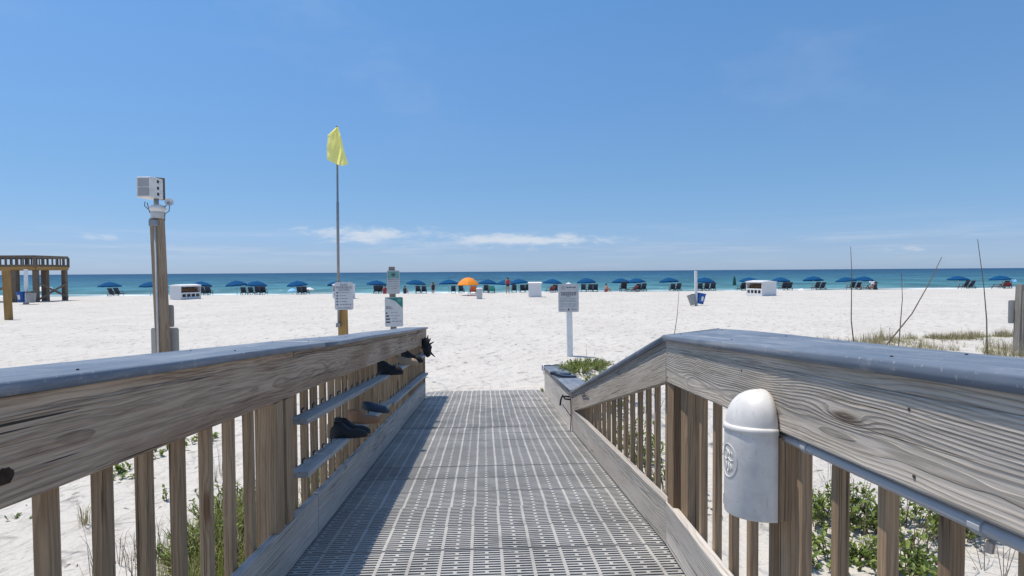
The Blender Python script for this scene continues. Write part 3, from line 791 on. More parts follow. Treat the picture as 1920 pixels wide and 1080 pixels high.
shoe('tan leather shoe on the lower shelf beside the black pair', (XL+.03, 3.90, shelf_z(3.90, 1)), R(2), .23, .08, .065, 'tan_leather', 'tan_leather', high=.03)
shoe('black slipper resting on top of the tan leather shoe', (XL+.085, 4.03, shelf_z(4.03, 1)+.062), R(-8), .20, .08, .055, 'blue_black', 'blue_black', pitch=R(8))
shoe('black rounded shoe on the upper shelf beside the rail post', (XL+.04, 4.88, shelf_z(4.88, 0)), R(-3), .24, .10, .095, 'black_cloth', high=.02)
shoe('tan wooden clog on the upper shelf near the rail end', (XL+.035, 5.9, shelf_z(5.9, 2)), R(3), .26, .10, .085, 'tan_wood', 'tan_wood', high=.0)
shoe('black shoe sitting next to the tan clog on the upper shelf', (XL+.05, 6.25, shelf_z(6.25, 2)), R(-10), .26, .11, .10, 'black_cloth', high=.03)
# crumpled black glove-like bundle hanging at the far end of the rail
gl = empty('black_bundle', (XL+.04, 7.75, shelf_z(7.75, 2)), 'crumpled black cloth bundle with loose ends on the far end of the shelf', 'bundle')
mb = MB(); vs = []; fs = []
for i in range(13):
    t = i/12; zz_ = .17*(1-t)-.10*t
    for j in range(14):
        a = 2*math.pi*j/14; r_ = (.030+.032*math.sin(math.pi*t)**.6)*(1+.45*noise.noise((math.cos(a)*2, math.sin(a)*2, t*5)))*(.25 if i in (0, 12) else 1)
        vs.append((XL+.045+.03*t+r_*math.cos(a), 7.75+r_*math.sin(a)*1.2, shelf_z(7.75, 2)+zz_+.06))
for i in range(12):
    for j in range(14): fs.append((i*14+j, i*14+(j+1) % 14, (i+1)*14+(j+1) % 14, (i+1)*14+j))
mb.add(vs, fs); mb.build('cloth', 'black_cloth', gl, smooth=True)
for dx, dz, k in ((.06, .20, 0), (.10, .15, 1), (.02, .24, 2), (.11, -.06, 3)):
    b0 = Vector((XL+.06, 7.72+.02*k, shelf_z(7.75, 2)+.10)); mb = MB()
    mb.tube([b0, b0+Vector((dx*.6, 0, (dz-.08)*.7)), b0+Vector((dx, .01, dz-.08))], [.016, .013, .006], 7); mb.build('loose_end', 'black_cloth', gl, smooth=True)

# pair of dark sandals on the low wall's cap
for k, (dy, dx, lab) in enumerate(((6.75, .10, 'dark sandal lying on the low wall cap, nearer of two'), (7.02, .07, 'dark sandal lying on the low wall cap, farther of two'))):
    p = E(dy, .413, dx); shoe(lab, (p.x, p.y, p.z), R(160+18*k), .26, .09, .06, 'blue_black', 'blue_black', slipper=True)
# towel-like drift of sand and rag at the end of the low wall
tw = E(Ye+.02, .412, .0)
mb = MB(); vs = []; fs = []
for i in range(9):
    for j in range(13):
        s_ = j/12; x = -.035+.27*s_; dpt = i/8
        yy = .03-.13*(1-dpt)*(.5+.5*s_*0+.35*noise.noise((s_*3, dpt*2, 5)))
        if i < 6: q = (x+.02*noise.noise((s_*4, dpt*3, 1)), yy, .018+.012*noise.noise((s_*5, dpt*4, 2)))
        else: q = (x, .045+.006*noise.noise((s_*5, dpt*4, 7)), .012-.085*(i-5)/3*(1.1-.6*s_))
        vs.append((tw.x+q[0], tw.y+q[1], tw.z+q[2]))
for i in range(8):
    for j in range(12): fs.append((i*13+j, i*13+j+1, (i+1)*13+j+1, (i+1)*13+j))
vs2 = []
for j in range(5):                                   # flap folded over the inner side of the wall
    for i in range(6): vs2.append((tw.x-.022-.006*noise.noise((i, j, 3)), tw.y-.02+.02*noise.noise((j, i, 8))-.10*(1-i/5), tw.z+.02-.145*j/4*(.7+.3*math.sin(i*1.3))))
k0 = len(vs); vs += vs2
for j in range(4):
    for i in range(5): fs.append((k0+j*6+i, k0+j*6+i+1, k0+(j+1)*6+i+1, k0+(j+1)*6+i))
rag = MB().add(vs, fs).build('rag', 'towel_white', smooth=True)
md = rag.modifiers.new('thick', 'SOLIDIFY'); md.thickness = .006
tag(rag, 'crumpled white rag draped over the end of the low wall', 'rag')
# red cord with hooks round the bend post
cb_ = empty('hook_cord', E(Yb, 0), 'red elastic cord with black metal hooks tied at the bend of the right railing', 'cord')
def pB(px, py, o=.012): return at_y(px, py, Yb-.015)-Vector((o, 0, 0))
mb = MB(); mb.tube([pB(1072, 742), pB(1072.8, 765), pB(1073, 785), pB(1072, 808), pB(1070, 812)], .005, 7); mb.build('cord', 'red_cord', cb_, smooth=True)
mb = MB(); mb.tube([pB(1072, 744, .02), pB(1066, 743, .03), pB(1060, 744, .035), pB(1058, 750, .035), pB(1056, 760, .03)], .009, 7); mb.build('hook', 'black_rubber', cb_, smooth=True)
mb = MB(); mb.tube([pB(1074, 749, .02), pB(1066, 748, .035), pB(1061, 740, .035)], .008, 7); mb.build('hook', 'black_rubber', cb_, smooth=True)
mb = MB(); mb.tube([pB(1057, 758), pB(1064, 768), pB(1072, 780)], .004, 6); mb.build('cord', 'red_cord', cb_, smooth=True)

# ------------------------------------------------------------------ posts, signs and flag near the ramp
def stand(px, y): p = on_sand(px, y); return p
def face_cam(p):
    return -math.atan2(p.x, p.y)
def rounded_plate(w_, h_, th, rad=.03, n=5):
    mb = MB(); pts = []
    for cx, cz, a0 in ((w_/2-rad, h_/2-rad, 0), (-w_/2+rad, h_/2-rad, 90), (-w_/2+rad, -h_/2+rad, 180), (w_/2-rad, -h_/2+rad, 270)):
        for i in range(n+1):
            a = R(a0+90*i/n); pts.append((cx+rad*math.cos(a), cz+rad*math.sin(a)))
    k = len(pts); vs = [(x, -th/2, z) for x, z in pts]+[(x, th/2, z) for x, z in pts]
    fs = [tuple(reversed(range(k))), tuple(range(k, 2*k))]+[(i, (i+1) % k, k+(i+1) % k, k+i) for i in range(k)]
    mb.add(vs, [tuple(reversed(f)) for f in fs]); return mb
def text_mesh(txt, size):
    cu = bpy.data.curves.new('lettering', 'FONT'); cu.body = txt; cu.size = size; cu.align_x = 'CENTER'; cu.align_y = 'CENTER'; cu.extrude = .0008
    o = bpy.data.objects.new('lettering', cu); COL.objects.link(o)
    bpy.context.view_layer.update()
    me = bpy.data.meshes.new_from_object(o.evaluated_get(bpy.context.evaluated_depsgraph_get()))
    bpy.data.objects.remove(o); bpy.data.curves.remove(cu); return me
def plate_at(parent, c, w_, h_, rz, m, name='sign_plate', rad=.03, th=.004):
    Mx = Matrix.Translation(c) @ Matrix.Rotation(rz, 4, 'Z')
    o = rounded_plate(w_, h_, th, rad).build(name, m, parent, Mx); return o, Mx
def letter(parent, Mx, txt, size, x, z, m='sign_ink', bold=0):
    me = text_mesh(txt, size)
    return link('lettering', me, m, parent, Mx @ Matrix.Translation((x, -.0032, z)) @ Matrix.Rotation(R(90), 4, 'X'))
def bars(parent, Mx, rows, m='sign_ink_soft', name='print_line'):
    """lines of print too small to read: short strokes of uneven length"""
    for x0, x1, z, hgt in rows:
        mb = MB(); x = x0
        while x < x1:
            l = min(random.uniform(.012, .05), x1-x)
            if l > .004: mb.box(x, x+l, -.0036, -.0030, z-hgt/2, z+hgt/2)
            x += l+.009
        mb.build(name, m, parent, Mx)

# camera pole
p = stand(300, 9.0); z0 = p.z
cpole = empty('camera_pole', p, 'tall brown timber pole topped with a white equipment cabinet and antenna', 'pole')
def cpz(py, y=9.0, px=300): return at_y(px, py, y).z
def cpx(px, py, y=9.0): return at_y(px, py, y)
top = cpx(294.5, 408); bot = Vector((cpx(310, 700).x, 9.0, z0-.3))
board('pole', bot, top, .165, .165, 'pole_wood', cpole, (1, 0, 0), .03)
a, b = cpx(289, 415, 8.9), cpx(295, 655, 8.9); a.x -= 0; bq = a+(b-a)*1.35
mb = MB(); mb.tube([a+Vector((.012, 0, 0)), bq+Vector((.012, 0, 0))], .014, 10); mb.build('conduit', 'sign_grey', cpole, smooth=True)
c = cpx(288, 418, 8.88); mb = MB(); mb.box(-.055, .055, -.04, .04, -.05, .05); me = mb.mesh('junction_box'); bev(me, .008); link('junction_box', me, 'metal_grey', cpole, Matrix.Translation(c))
# cabinet: turned so that two faces show
c = cpx(281, 353, 8.95); Mx = Matrix.Translation(c) @ Matrix.Rotation(R(-6), 4, 'Z')
mb = MB(); mb.box(-.115, .115, -.14, .14, -.155, .155); me = mb.mesh('cabinet'); bev(me, .012); cab = link('cabinet', me, 'white_plastic', cpole, Mx)
for zz in (-.07, .07):
    mb = MB(); mb.box(-.085, .085, -.147, -.139, zz-.062, zz+.062); mb.build('door_panel', 'panel_grey', cab, Mx)
for zz in (-.09, 0, .10):
    mb = MB(); mb.lathe([(0, .006), (.022, .005), (.026, 0)], 12, Matrix.Translation((.115, .02, zz)) @ Matrix.Rotation(R(90), 4, 'Y')); mb.build('port', 'barrel_dark', cab, Mx)
c = cpx(297.5, 354, 9.16); mb = MB(); mb.box(-.05, .08, -.05, .05, -.17, .17); me = mb.mesh('rear_panel'); bev(me, .01); link('rear_panel', me, 'dark_timber', cpole, Matrix.Translation(c) @ Matrix.Rotation(R(38), 4, 'Z'))
c = cpx(293, 376, 8.98); mb = MB(); mb.tube([c+Vector((0, 0, -.12)), c+Vector((0, 0, .06))], .035, 10); mb.build('mast', 'metal_grey', cpole, smooth=True)
c = cpx(296, 391, 8.97)
mb = MB(); mb.lathe([(0, -.06), (.10, -.05), (.118, -.01), (.118, .012), (.09, .045), (.04, .06), (0, .062)], 20, Matrix.Translation(c)); mb.build('radome', 'white_plastic', cpole, smooth=True)
c = cpx(296, 403, 8.97); mb = MB(); mb.lathe([(0, -.055), (.09, -.055), (.105, .02), (.10, .05), (0, .05)], 18, Matrix.Translation(c)); mb.build('collar', 'sign_grey', cpole, smooth=False)
c = cpx(317, 379, 8.95); Md = Matrix.Translation(c) @ Matrix.Rotation(R(30), 4, 'Z') @ Matrix.Rotation(R(80), 4, 'X')
mb = MB(); mb.lathe([(0, -.03), (.035, -.025), (.06, 0), (.062, .01), (.055, .008), (.03, -.012), (0, -.016)], 16, Md); mb.build('dish', 'sign_white', cpole, smooth=True)
mb = MB(); mb.tube([c+Vector((-.14, .02, -.08)), c+Vector((-.05, .0, -.06)), c], .010, 6); mb.build('dish_arm', 'metal_grey', cpole)
for pts in (((272, 378), (271, 386), (280, 394), (286, 401)), ((276, 380), (281, 399), (288, 409)), ((318, 386), (317, 396), (309, 401), (309, 414))):
    mb = MB(); mb.tube([cpx(a_, b_, 8.93) for a_, b_ in pts], .006, 5); mb.build('cable', 'blue_black', cpole)
for (x0, x1, ya, yb_) in ((290, 327, 572, 613), (283, 337, 615, 690)):
    a = cpx(x0, ya, 9.13); b = cpx(x1, yb_, 9.13)
    plate_at(cpole, (a+b)/2, abs(b.x-a.x), abs(b.z-a.z), 0, 'sign_back', 'sign_back')

# flag post and flag
p = stand(643, 10.0)
fp = empty('flag_post', p, 'yellow timber post with warning flag notice and tall steel pole', 'sign post')
def fx(px, py, y=10.0): return at_y(px, py, y)
board('post', (p.x+.01, 10.0, p.z-.3), (fx(641, 533).x, 10.0, fx(641, 533).z), .142, .142, 'new_pine', fp, (1, 0, 0), .006)
mb = MB(); top = fx(631.5, 238, 9.9); low = fx(635.5, 612, 9.9); mid = fx(633, 380, 9.9)
mb.tube([low, mid, mid+(top-mid)*.02, top], [.024, .024, .018, .017], 10); mb.build('flag_pole', 'metal_grey', fp, smooth=True)
mb = MB(); mb.lathe([(0, -.012), (.02, 0), (.014, .014), (0, .02)], 10, Matrix.Translation(top)); mb.build('finial', 'barrel_dark', fp)
mb = MB(); q = fx(634.5, 609, 9.88); mb.box(q.x-.035, q.x+.035, q.y-.03, q.y+.03, q.z-.04, q.z+.03); mb.build('pole_bracket', 'metal_grey', fp)
c = fx(645, 555, 9.86); rz = 0.0
pl, Mx = plate_at(fp, c, .31, .475, R(4), 'sign_white')
for i, (tx, z, sz) in enumerate((('FLAG', .19, .052), ('WARNING', .145, .058), ('SYSTEM', .10, .055))): letter(pl, Mx, tx, sz, 0, z)
bars(pl, Mx, [(-.07, .11, .058, .010), (-.07, .03, .005, .012), (-.07, .07, -.045, .012), (-.07, .04, -.095, .012), (-.07, .12, -.145, .014), (-.11, .11, -.195, .008), (-.11, .11, -.212, .008)], 'sign_ink_soft')
for z in (.058, .005, -.045, -.095, -.145):
    mb = MB(); mb.box(-.125, -.098, -.0036, -.003, z-.012, z+.012); mb.build('flag_mark', 'sign_ink', pl, Mx)
# draped flag
fl = MB(); vs = []; fs = []; NU, NV = 16, 20
for j in range(NV+1):
    v = j/NV
    if v < .2: lx_, ly_ = 633-18.8*v/.2, 238.5+14.5*v/.2
    else: lx_, ly_ = 614.2-.6*(v-.2)/.8, 253+45.5*(v-.2)/.8
    rx_, ry_ = 634+19.5*v, 239+69.5*v
    for i in range(NU+1):
        u = i/NU; px = lx_+(rx_-lx_)*u; py = ly_+(ry_-ly_)*u+5.5*math.sin(math.pi*u)*sst(.5, 1, v)
        q = at_y(px, py, 9.86)
        q.y += -.04+.05*math.sin(u*6.5+v*3.0)*(.3+.7*v)+.02*math.sin(u*13+v*6)+.02*math.sin(v*8)
        vs.append(q)
for j in range(NV):
    for i in range(NU): fs.append((j*(NU+1)+i, j*(NU+1)+i+1, (j+1)*(NU+1)+i+1, (j+1)*(NU+1)+i))
fo_ = MB().add(vs, fs).build('flag', 'flag_yellow', smooth=True)
tag(fo_, 'yellow warning flag drooping from the top of the steel pole', 'flag')

# grey post with two beach notices
p = stand(738, 10.4)
bp_ = empty('notice_post', p, 'pale square post with two teal and white beach notices behind the left railing', 'sign post')
def nx_(px, py, y=10.4): return at_y(px, py, y)
board('post', (nx_(740, 610).x, 10.4, p.z-.3), (nx_(734.5, 500).x, 10.4, nx_(734.5, 500).z), .10, .10, 'grey_post', bp_, (1, 0, 0), .006)
c = (nx_(726, 509, 10.33)+nx_(749, 549, 10.33))/2
pl, Mx = plate_at(bp_, c, .225, .42, R(5), 'sign_grey', rad=.02)
mb = MB(); mb.box(-.10, .10, -.0036, -.003, .07, .19); mb.build('print_panel', 'sign_pale_teal', pl, Mx)
mb = MB(); mb.add([(x, -.0042, z) for x, z in ((-.03, .11), (.02, .10), (.04, .14), (.02, .165), (-.01, .16), (-.04, .14))], [(0, 1, 2, 3, 4, 5)]); mb.build('emblem', 'sign_ink', pl, Mx)
bars(pl, Mx, [(-.10, .10, .05, .016), (-.09, .09, .012, .010), (-.09, .08, -.03, .008), (-.09, .09, -.07, .010), (-.09, .06, -.11, .008)])
c = (nx_(722.5, 557.5, 10.33)+nx_(755, 612, 10.33))/2
pl, Mx = plate_at(bp_, c, .32, .535, R(5), 'sign_white', rad=.025)
mb = MB(); pts = [(-.155, .255), (.155, .262), (.155, .07), (.10, .12), (.03, .19), (-.07, .235)]
mb.add([(x, -.0036, z) for x, z in pts], [tuple(range(6))]); mb.build('print_panel', 'sign_teal', pl, Mx)
mb = MB(); mb.add([(.10+.035*math.cos(2*math.pi*i/14), -.0042, .21+.035*math.sin(2*math.pi*i/14)) for i in range(14)], [tuple(range(14))]); mb.build('emblem', 'sign_pale_teal', pl, Mx)
bars(pl, Mx, [(-.14, -.05, .09, .018), (-.14, -.02, .065, .014), (-.06, .06, -.015, .010), (-.06, .10, -.07, .010), (-.04, .05, -.12, .010), (-.04, .13, -.17, .012)])
for z, l in ((-.02, .03), (-.075, .06), (-.13, .075), (-.185, .08)):
    mb = MB(); mb.box(-.145, -.145+l, -.0036, -.003, z-.014, z+.014); mb.build('picture_mark', 'sign_ink', pl, Mx)

# white post with grey notice
p = gp(1069, 668); y0 = p.y
wp = empty('notice_post', p, 'white square post with a grey notice standing beyond the low wall', 'sign post')
tp = at_y(1066, 533, y0)
board('post', (p.x, y0, p.z-.3), (tp.x, y0, tp.z), .125, .10, 'white_paint', wp, (1, 0, 0), .006)
mb = MB(); mb.add([(tp.x-.07, y0-.06, tp.z), (tp.x+.07, y0-.06, tp.z), (tp.x+.07, y0+.06, tp.z), (tp.x-.07, y0+.06, tp.z), (tp.x, y0, tp.z+.045)], [(0, 1, 4), (1, 2, 4), (2, 3, 4), (3, 0, 4), (3, 2, 1, 0)]); mb.build('post_cap', 'white_paint', wp)
yq = y0-.07; c = (at_y(1047.5, 533, yq)+at_y(1084.5, 584, yq))/2
pl, Mx = plate_at(wp, c, .435, .60, R(-6), 'sign_grey')
mb = MB(); vs = [(-.115+r_*math.cos(2*math.pi*i/18), -.0036, .215+r_*math.sin(2*math.pi*i/18)) for r_ in (.034, .024) for i in range(18)]
mb.add(vs, [(i, (i+1) % 18, 18+(i+1) % 18, 18+i) for i in range(18)]); mb.build('emblem_ring', 'sign_ink', pl, Mx)
bars(pl, Mx, [(-.05, .16, .225, .022), (-.16, .17, .115, .020), (-.15, .16, .085, .020), (-.16, .16, .06, .016), (-.04, .04, .035, .012)], 'sign_ink')
bars(pl, Mx, [(-.17, .16, -.01, .012), (-.17, .16, -.05, .012), (-.17, .16, -.075, .010), (-.17, .16, -.12, .008), (-.17, .16, -.15, .008), (-.17, .14, -.18, .008), (-.17, -.07, -.25, .010), (.06, .17, -.245, .018)])
mb = MB(); mb.add([(.0+.018*math.cos(2*math.pi*i/14), -.0042, -.25+.025*math.sin(2*math.pi*i/14)) for i in range(14)], [tuple(range(14))]); mb.build('emblem', 'sign_ink', pl, Mx)

# grey post at the right edge
p = gp(1909, 668); y0 = p.y
gpst = empty('notice_post', p, 'weathered grey post with a blank grey sign back at the right edge of the dune', 'sign post')
board('post', (at_y(1908, 668, y0).x, y0, p.z-.3), (at_y(1916, 533, y0).x, y0, at_y(1916, 533, y0).z), .14, .14, 'grey_post', gpst, (1, 0, 0), .006)
board('brace', (at_y(1919, 610, y0-.09).x, y0-.09, at_y(1919, 640, y0).z), (at_y(1921, 545, y0-.09).x, y0-.09, at_y(1921, 545, y0).z), .06, .04, 'grey_post', gpst, (1, 0, 0), .004)
a, b = at_y(1890.5, 563, y0+.08), at_y(1922, 606, y0+.08)
plate_at(gpst, (a+b)/2, b.x-a.x, a.z-b.z, 0, 'sign_back', 'sign_back')

# ------------------------------------------------------------------ left background: raised deck, timber post
Yd = 47.0
def dk(px, py, y=Yd): return at_y(px, py, y)
gz = sandz(dk(60, 540).x, Yd)
rd = empty('raised_deck', (dk(60, 540).x, Yd, gz), 'raised timber viewing deck on piles at the far left', 'deck')
xl, xr_ = dk(-190, 505).x, dk(66, 505).x; zt = dk(60, 499).z; DB = 3.6
for (px, wd) in ((-150, .4), (7, .30), (24, .50), (63, .40)):
    for yy in (Yd+.2, Yd+DB-.3):
        q = dk(px, 505); board('pile', (q.x, yy, gz-.6), (q.x, yy, zt-.32), wd*.85, wd*.85, 'dark_timber', rd, (1, 0, 0), .05)
board('fascia_beam', (xl, Yd-.02, zt-.17), (xr_, Yd-.02, zt-.17), .30, .10, 'new_pine', rd, (0, 0, 1), .01)
board('fascia_beam', (xl, Yd+DB, zt-.17), (xr_, Yd+DB, zt-.17), .30, .10, 'dark_timber', rd, (0, 0, 1), .01)
board('side_beam', (xr_-.0, Yd+.06, zt-.17), (xr_-.0, Yd+DB-.06, zt-.17), .30, .10, 'new_pine', rd, (0, 0, 1), .01)
yy = Yd+.1
while yy < Yd+DB: board('deck_plank', (xl, yy, zt), (xr_, yy, zt), .14, .04, 'dark_timber', rd, (0, 1, 0), .004); yy += .15
ztop = dk(100, 481).z
def rail_side(a, b):
    a, b = Vector(a), Vector(b); n = int((b-a).length/.42)
    board('top_rail', a+Vector((0, 0, ztop-zt)), b+Vector((0, 0, ztop-zt)), .22, .06, 'dark_timber', rd, (0, 0, 1), .01)
    board('bottom_rail', a+Vector((0, 0, .06)), b+Vector((0, 0, .06)), .14, .06, 'dark_timber', rd, (0, 0, 1), .01)
    for i in range(n+1):
        q = a+(b-a)*(i/n); big = i % 8 == 0 or i == n
        board('rail_post' if big else 'baluster', q+Vector((0, 0, -.1 if big else 0)), q+Vector((0, 0, ztop-zt-.02)), .17 if big else .11, .12 if big else .05, 'dark_timber', rd, tuple((b-a).normalized()), .005)
rail_side((xl, Yd-.06, zt), (xr_, Yd-.06, zt)); rail_side((xr_, Yd, zt), (xr_, Yd+DB, zt)); rail_side((xl, Yd+DB, zt), (xr_, Yd+DB, zt))
q = dk(63, 505); bq_ = q.x
for k_, (z0_, z1_) in enumerate(((.25, 1.45), (1.45, .25))): board('cross_brace', (bq_+.2+.06*k_, Yd+.3, gz+z0_), (bq_+.2+.06*k_, Yd+DB-.3, gz+z1_), .16, .05, 'dark_timber', rd, (0, 0, 1), .005)
board('cross_brace', (dk(-40, 540).x, Yd+.22, gz+.3), (dk(8, 540).x, Yd+.22, gz+1.3), .16, .05, 'dark_timber', rd, (0, 0, 1), .005)
p = gp(17, 600); q = at_y(11, 506, p.y)
tpst = board('timber_post', (p.x, p.y, p.z-.3), (q.x, p.y, q.z), .25, .2, 'new_pine', None, (1, 0, 0), .02)
tag(tpst, 'tall yellow pine post standing in front of the raised deck', 'post')

# ------------------------------------------------------------------ barrels on poles
def barrel(label, top_c, tilt_axis, tilt, r_, h_, m, inner='barrel_dark', lid=False, liner=None):
    Mx = Matrix.Translation(top_c) @ Matrix.Rotation(tilt, 4, Vector(tilt_axis))
    root = empty('rubbish_barrel', Vector(top_c)+Vector((0, 0, -h_)), label, 'barrel')
    mb = MB(); mb.lathe([(0, -h_), (r_*.76, -h_), (r_*.80, -h_+.03), (r_*.98, -.06), (r_*1.04, -.055), (r_*1.05, 0), (r_*.98, 0), (r_*.95, -.05), (r_*.76, -h_*.55), (0, -h_*.55)], 22, Mx)
    mb.build('shell', m, root, smooth=False)
    if lid:
        mb = MB(); mb.lathe([(r_*1.08, -.03), (r_*1.1, .02), (r_*.6, .09), (0, .10)], 20, Mx); mb.build('lid', inner, root)
    else:
        mb = MB(); mb.lathe([(r_*.955, -.012), (r_*.93, -.08), (r_*.74, -h_*.5), (0, -h_*.5)], 22, Mx); mb.build('liner', inner, root)
    if liner:
        mb = MB(); mb.lathe([(r_*.93+.012, -h_*.30), (r_*.83+.012, -h_*.72)], 6, Mx, a0=R(-105), a1=R(-70)); mb.build('mark', liner, root)
    return root
p = gp(49, 571); yq = p.y
bpole = empty('barrel_pole', p, 'white square pole between a blue and a grey barrel by the raised deck', 'pole')
q = at_y(48.5, 505, yq)
board('pole', (p.x, yq, p.z-.3), (q.x, yq, q.z), .20, .16, 'white_paint', bpole, (1, 0, 0), .02)
mb = MB(); mb.box(p.x-.13, p.x+.13, yq-.12, yq+.12, p.z-.1, p.z+.14); mb.build('footing', 'metal_grey', bpole)
mb = MB(); mb.box(p.x-.4, p.x+.4, yq-.02, yq+.02, p.z+.72, p.z+.78); mb.build('hanger', 'metal_grey', bpole)
def bl(px, py, y): return at_y(px, py, y)
c = bl(39.5, 547, yq-.05); barrel('upright blue barrel hung beside the white pole near the raised deck', c, (0, 1, 0), R(-3), .285, .76, 'barrel_blue', 'barrel_dark', False, 'white_paint')
c = bl(58.5, 548, yq-.05); barrel('upright grey barrel with dark lid beside the white pole near the raised deck', c, (0, 1, 0), R(2), .30, .74, 'barrel_grey', 'barrel_dark', True)
p = gp(1305.5, 573); yq = p.y
bpole = empty('barrel_pole', p, 'slim white pole carrying two tilted barrels, right of centre', 'pole')
q = at_y(1304.5, 508, yq); board('pole', (p.x, yq, p.z-.3), (q.x, yq, q.z), .14, .14, 'white_paint', bpole, (1, 0, 0), .02)
mb = MB(); mb.box(p.x-.3, p.x+.3, yq-.02, yq+.02, p.z+.62, p.z+.68); mb.build('hanger', 'metal_grey', bpole)
c = bl(1296, 552.5, yq-.02); barrel('grey barrel tilted to the left on the slim white pole', c+Vector((-.02, 0, 0)), (.35, 1, 0), R(-15), .24, .60, 'barrel_grey', 'barrel_dark')
c = bl(1315.5, 550, yq); barrel('blue barrel tilted to the right on the slim white pole', c+Vector((.02, 0, 0)), (-.1, 1, 0), R(12), .24, .62, 'barrel_blue', 'barrel_dark', False, 'white_paint')

# ------------------------------------------------------------------ storage boxes
def storage(label, px, py, fw, fd, h_, rz, open_face=True, side='right'):
    p = gp(px, py)
    root = empty('storage_box', p, label, 'box', None, rz)
    Mr = wmat(root); t = .04
    def pt(name, m, *bx_, **kw):
        mb = MB()
        for b_ in bx_: mb.box(*b_)
        return mb.build(name, m, root, Mr)
    X, Y = fw/2, fd/2
    pt('end_panel', 'white_box', (-X, -X+t, -Y+.001, Y, 0, h_)); pt('end_panel', 'white_box', (X-t, X, -Y+.001, Y, 0, h_)); pt('back_panel', 'white_box', (-X+t, X-t, Y-t, Y, 0, h_))
    mb = MB(); mb.add([(-X-.06, -Y-.06, h_), (X+.06, -Y-.06, h_), (X+.06, Y+.06, h_), (-X-.06, Y+.06, h_), (-X-.06, -Y-.06, h_+.04), (X+.06, -Y-.06, h_+.04), (X+.06, Y+.06, h_+.04), (-X-.06, Y+.06, h_+.04), (-X, 0, h_+.13), (X, 0, h_+.13)],
        [(3, 2, 1, 0), (0, 1, 5, 4), (2, 3, 7, 6), (1, 2, 6, 9, 5), (3, 0, 4, 8, 7), (4, 5, 9, 8), (6, 7, 8, 9)]); mb.build('roof', 'white_box', root, Mr)
    if open_face:
        pt('front_rail', 'white_box', (-X+t, X-t, -Y, -Y+t, 0, .22)); pt('front_rail', 'white_box', (-X+t, X-t, -Y, -Y+t, .48, .60)); pt('front_rail', 'white_box', (-X+t, X-t, -Y, -Y+t, h_-.08, h_))
        n = 5
        for i in range(n):
            x = -X+t+(fw-2*t-.1)*i/(n-1); pt('slat', 'white_box', (x, x+.10, -Y+.002, -Y+t-.002, .22, .48))
        pt('shelf', 'brown_inside', (-X+t, X-t, -Y+.06, Y-t, .56, .60))
        pt('stacked_boards', 'brown_inside', (-X+.08, X-.08, -Y+.30, Y-.1, .60, .84), (-X+.3, X-.1, -Y+.34, Y-.1, .845, .94))
    else:
        pt('front_panel', 'white_box', (-X+t, X-t, -Y, -Y+t, 0, h_))
    return root
storage('white storage box with an open brown front, right of the tall camera pole', 348, 561, 1.95, 1.35, 1.18, R(66))
storage('white storage box with an open front facing left, near the dark green closed umbrella', 1427, 554.5, 1.7, 1.5, 1.12, R(-72))
storage('plain closed white storage box near the middle of the beach', 1003, 557, 1.08, 1.0, 1.16, R(-4), False)
storage('white storage box half hidden behind the flag warning notice', 645, 559, 1.55, 1.0, 1.12, R(-12))
# small white bin with bags on top
p = gp(899, 560.5)
sb = empty('beach_bin', p, 'small tapered white bin with crumpled white bags on top, right of the orange umbrella', 'bin')
mb = MB(); mb.lathe([(0, 0), (.30, 0), (.34, .75), (.34, .80), (.30, .80), (.28, .7), (0, .7)], 4, Matrix.Translation(p) @ Matrix.Rotation(R(40), 4, 'Z')); mb.build('body', 'sign_grey', sb)
for k in range(4):
    c = p+Vector((random.uniform(-.18, .18), random.uniform(-.1, .1), .83)); mb = MB()
    mb.lathe([(0, -.06), (.10, -.04), (.12, .02), (.07, .07), (0, .09)], 7, Matrix.Translation(c) @ Matrix.Rotation(random.random(), 4, 'X')); mb.build('bag', 'towel_white', sb)

# ------------------------------------------------------------------ umbrellas
def canopy_mesh(r_, h_, val, n=8, ex=1.7):
    mb = MB(); vs = [(0, 0, h_)]; fs = []
    m_ = n*2; rings = 5
    for i in range(1, rings+1):
        t = i/rings
        for j in range(m_):
            a = 2*math.pi*j/m_; sag = 1.0 if j % 2 == 0 else (1-.055*t)
            vs.append((r_*t*sag*math.cos(a), r_*t*sag*math.sin(a), h_*(1-t**ex)+(0 if j % 2 == 0 else .02*t)))
    for j in range(m_):
        a = 2*math.pi*j/m_; x, y_, z = vs[1+(rings-1)*m_+j]; vs.append((x*1.01, y_*1.01, z-val))
    for j in range(m_): fs.append((0, 1+j, 1+(j+1) % m_))
    for i in range(rings):
        for j in range(m_):
            fs.append((1+i*m_+j, 1+(i+1)*m_+j, 1+(i+1)*m_+(j+1) % m_, 1+i*m_+(j+1) % m_))
    mb.add(vs, fs); return mb.mesh('canopy')
def umbrella(name, r_, h_, tall, m, val=.10, label=None, group=None, loc=(0, 0, 0), tilt=0.0, ex=1.7):
    root = empty(name, loc, label, 'umbrella', group)
    root.rotation_euler = (tilt, 0, random.uniform(0, .7))
    Mr = wmat(root)
    me = canopy_mesh(r_, h_, val, 8, ex); link('canopy', me, m, root, Mr @ Matrix.Translation((0, 0, tall-h_)))
    mb = MB(); mb.tube([(0, 0, -.2), (0, 0, tall-.01)], .026, 8); mb.build('pole', 'white_paint', root, Mr)
    mb = MB(); mb.lathe([(.03, 0), (.02, .05), (0, .08)], 8, Matrix.Translation((0, 0, tall-.005))); mb.build('finial', m, root, Mr)
    for k in range(8):
        a = math.pi*k/4; mb = MB(); mb.tube([(0, 0, tall-.05), (r_*.97*math.cos(a), r_*.97*math.sin(a), tall-h_-.012)], .007, 4, False); mb.build('rib', 'metal_grey', root, Mr)
    return root
YU = 64.5
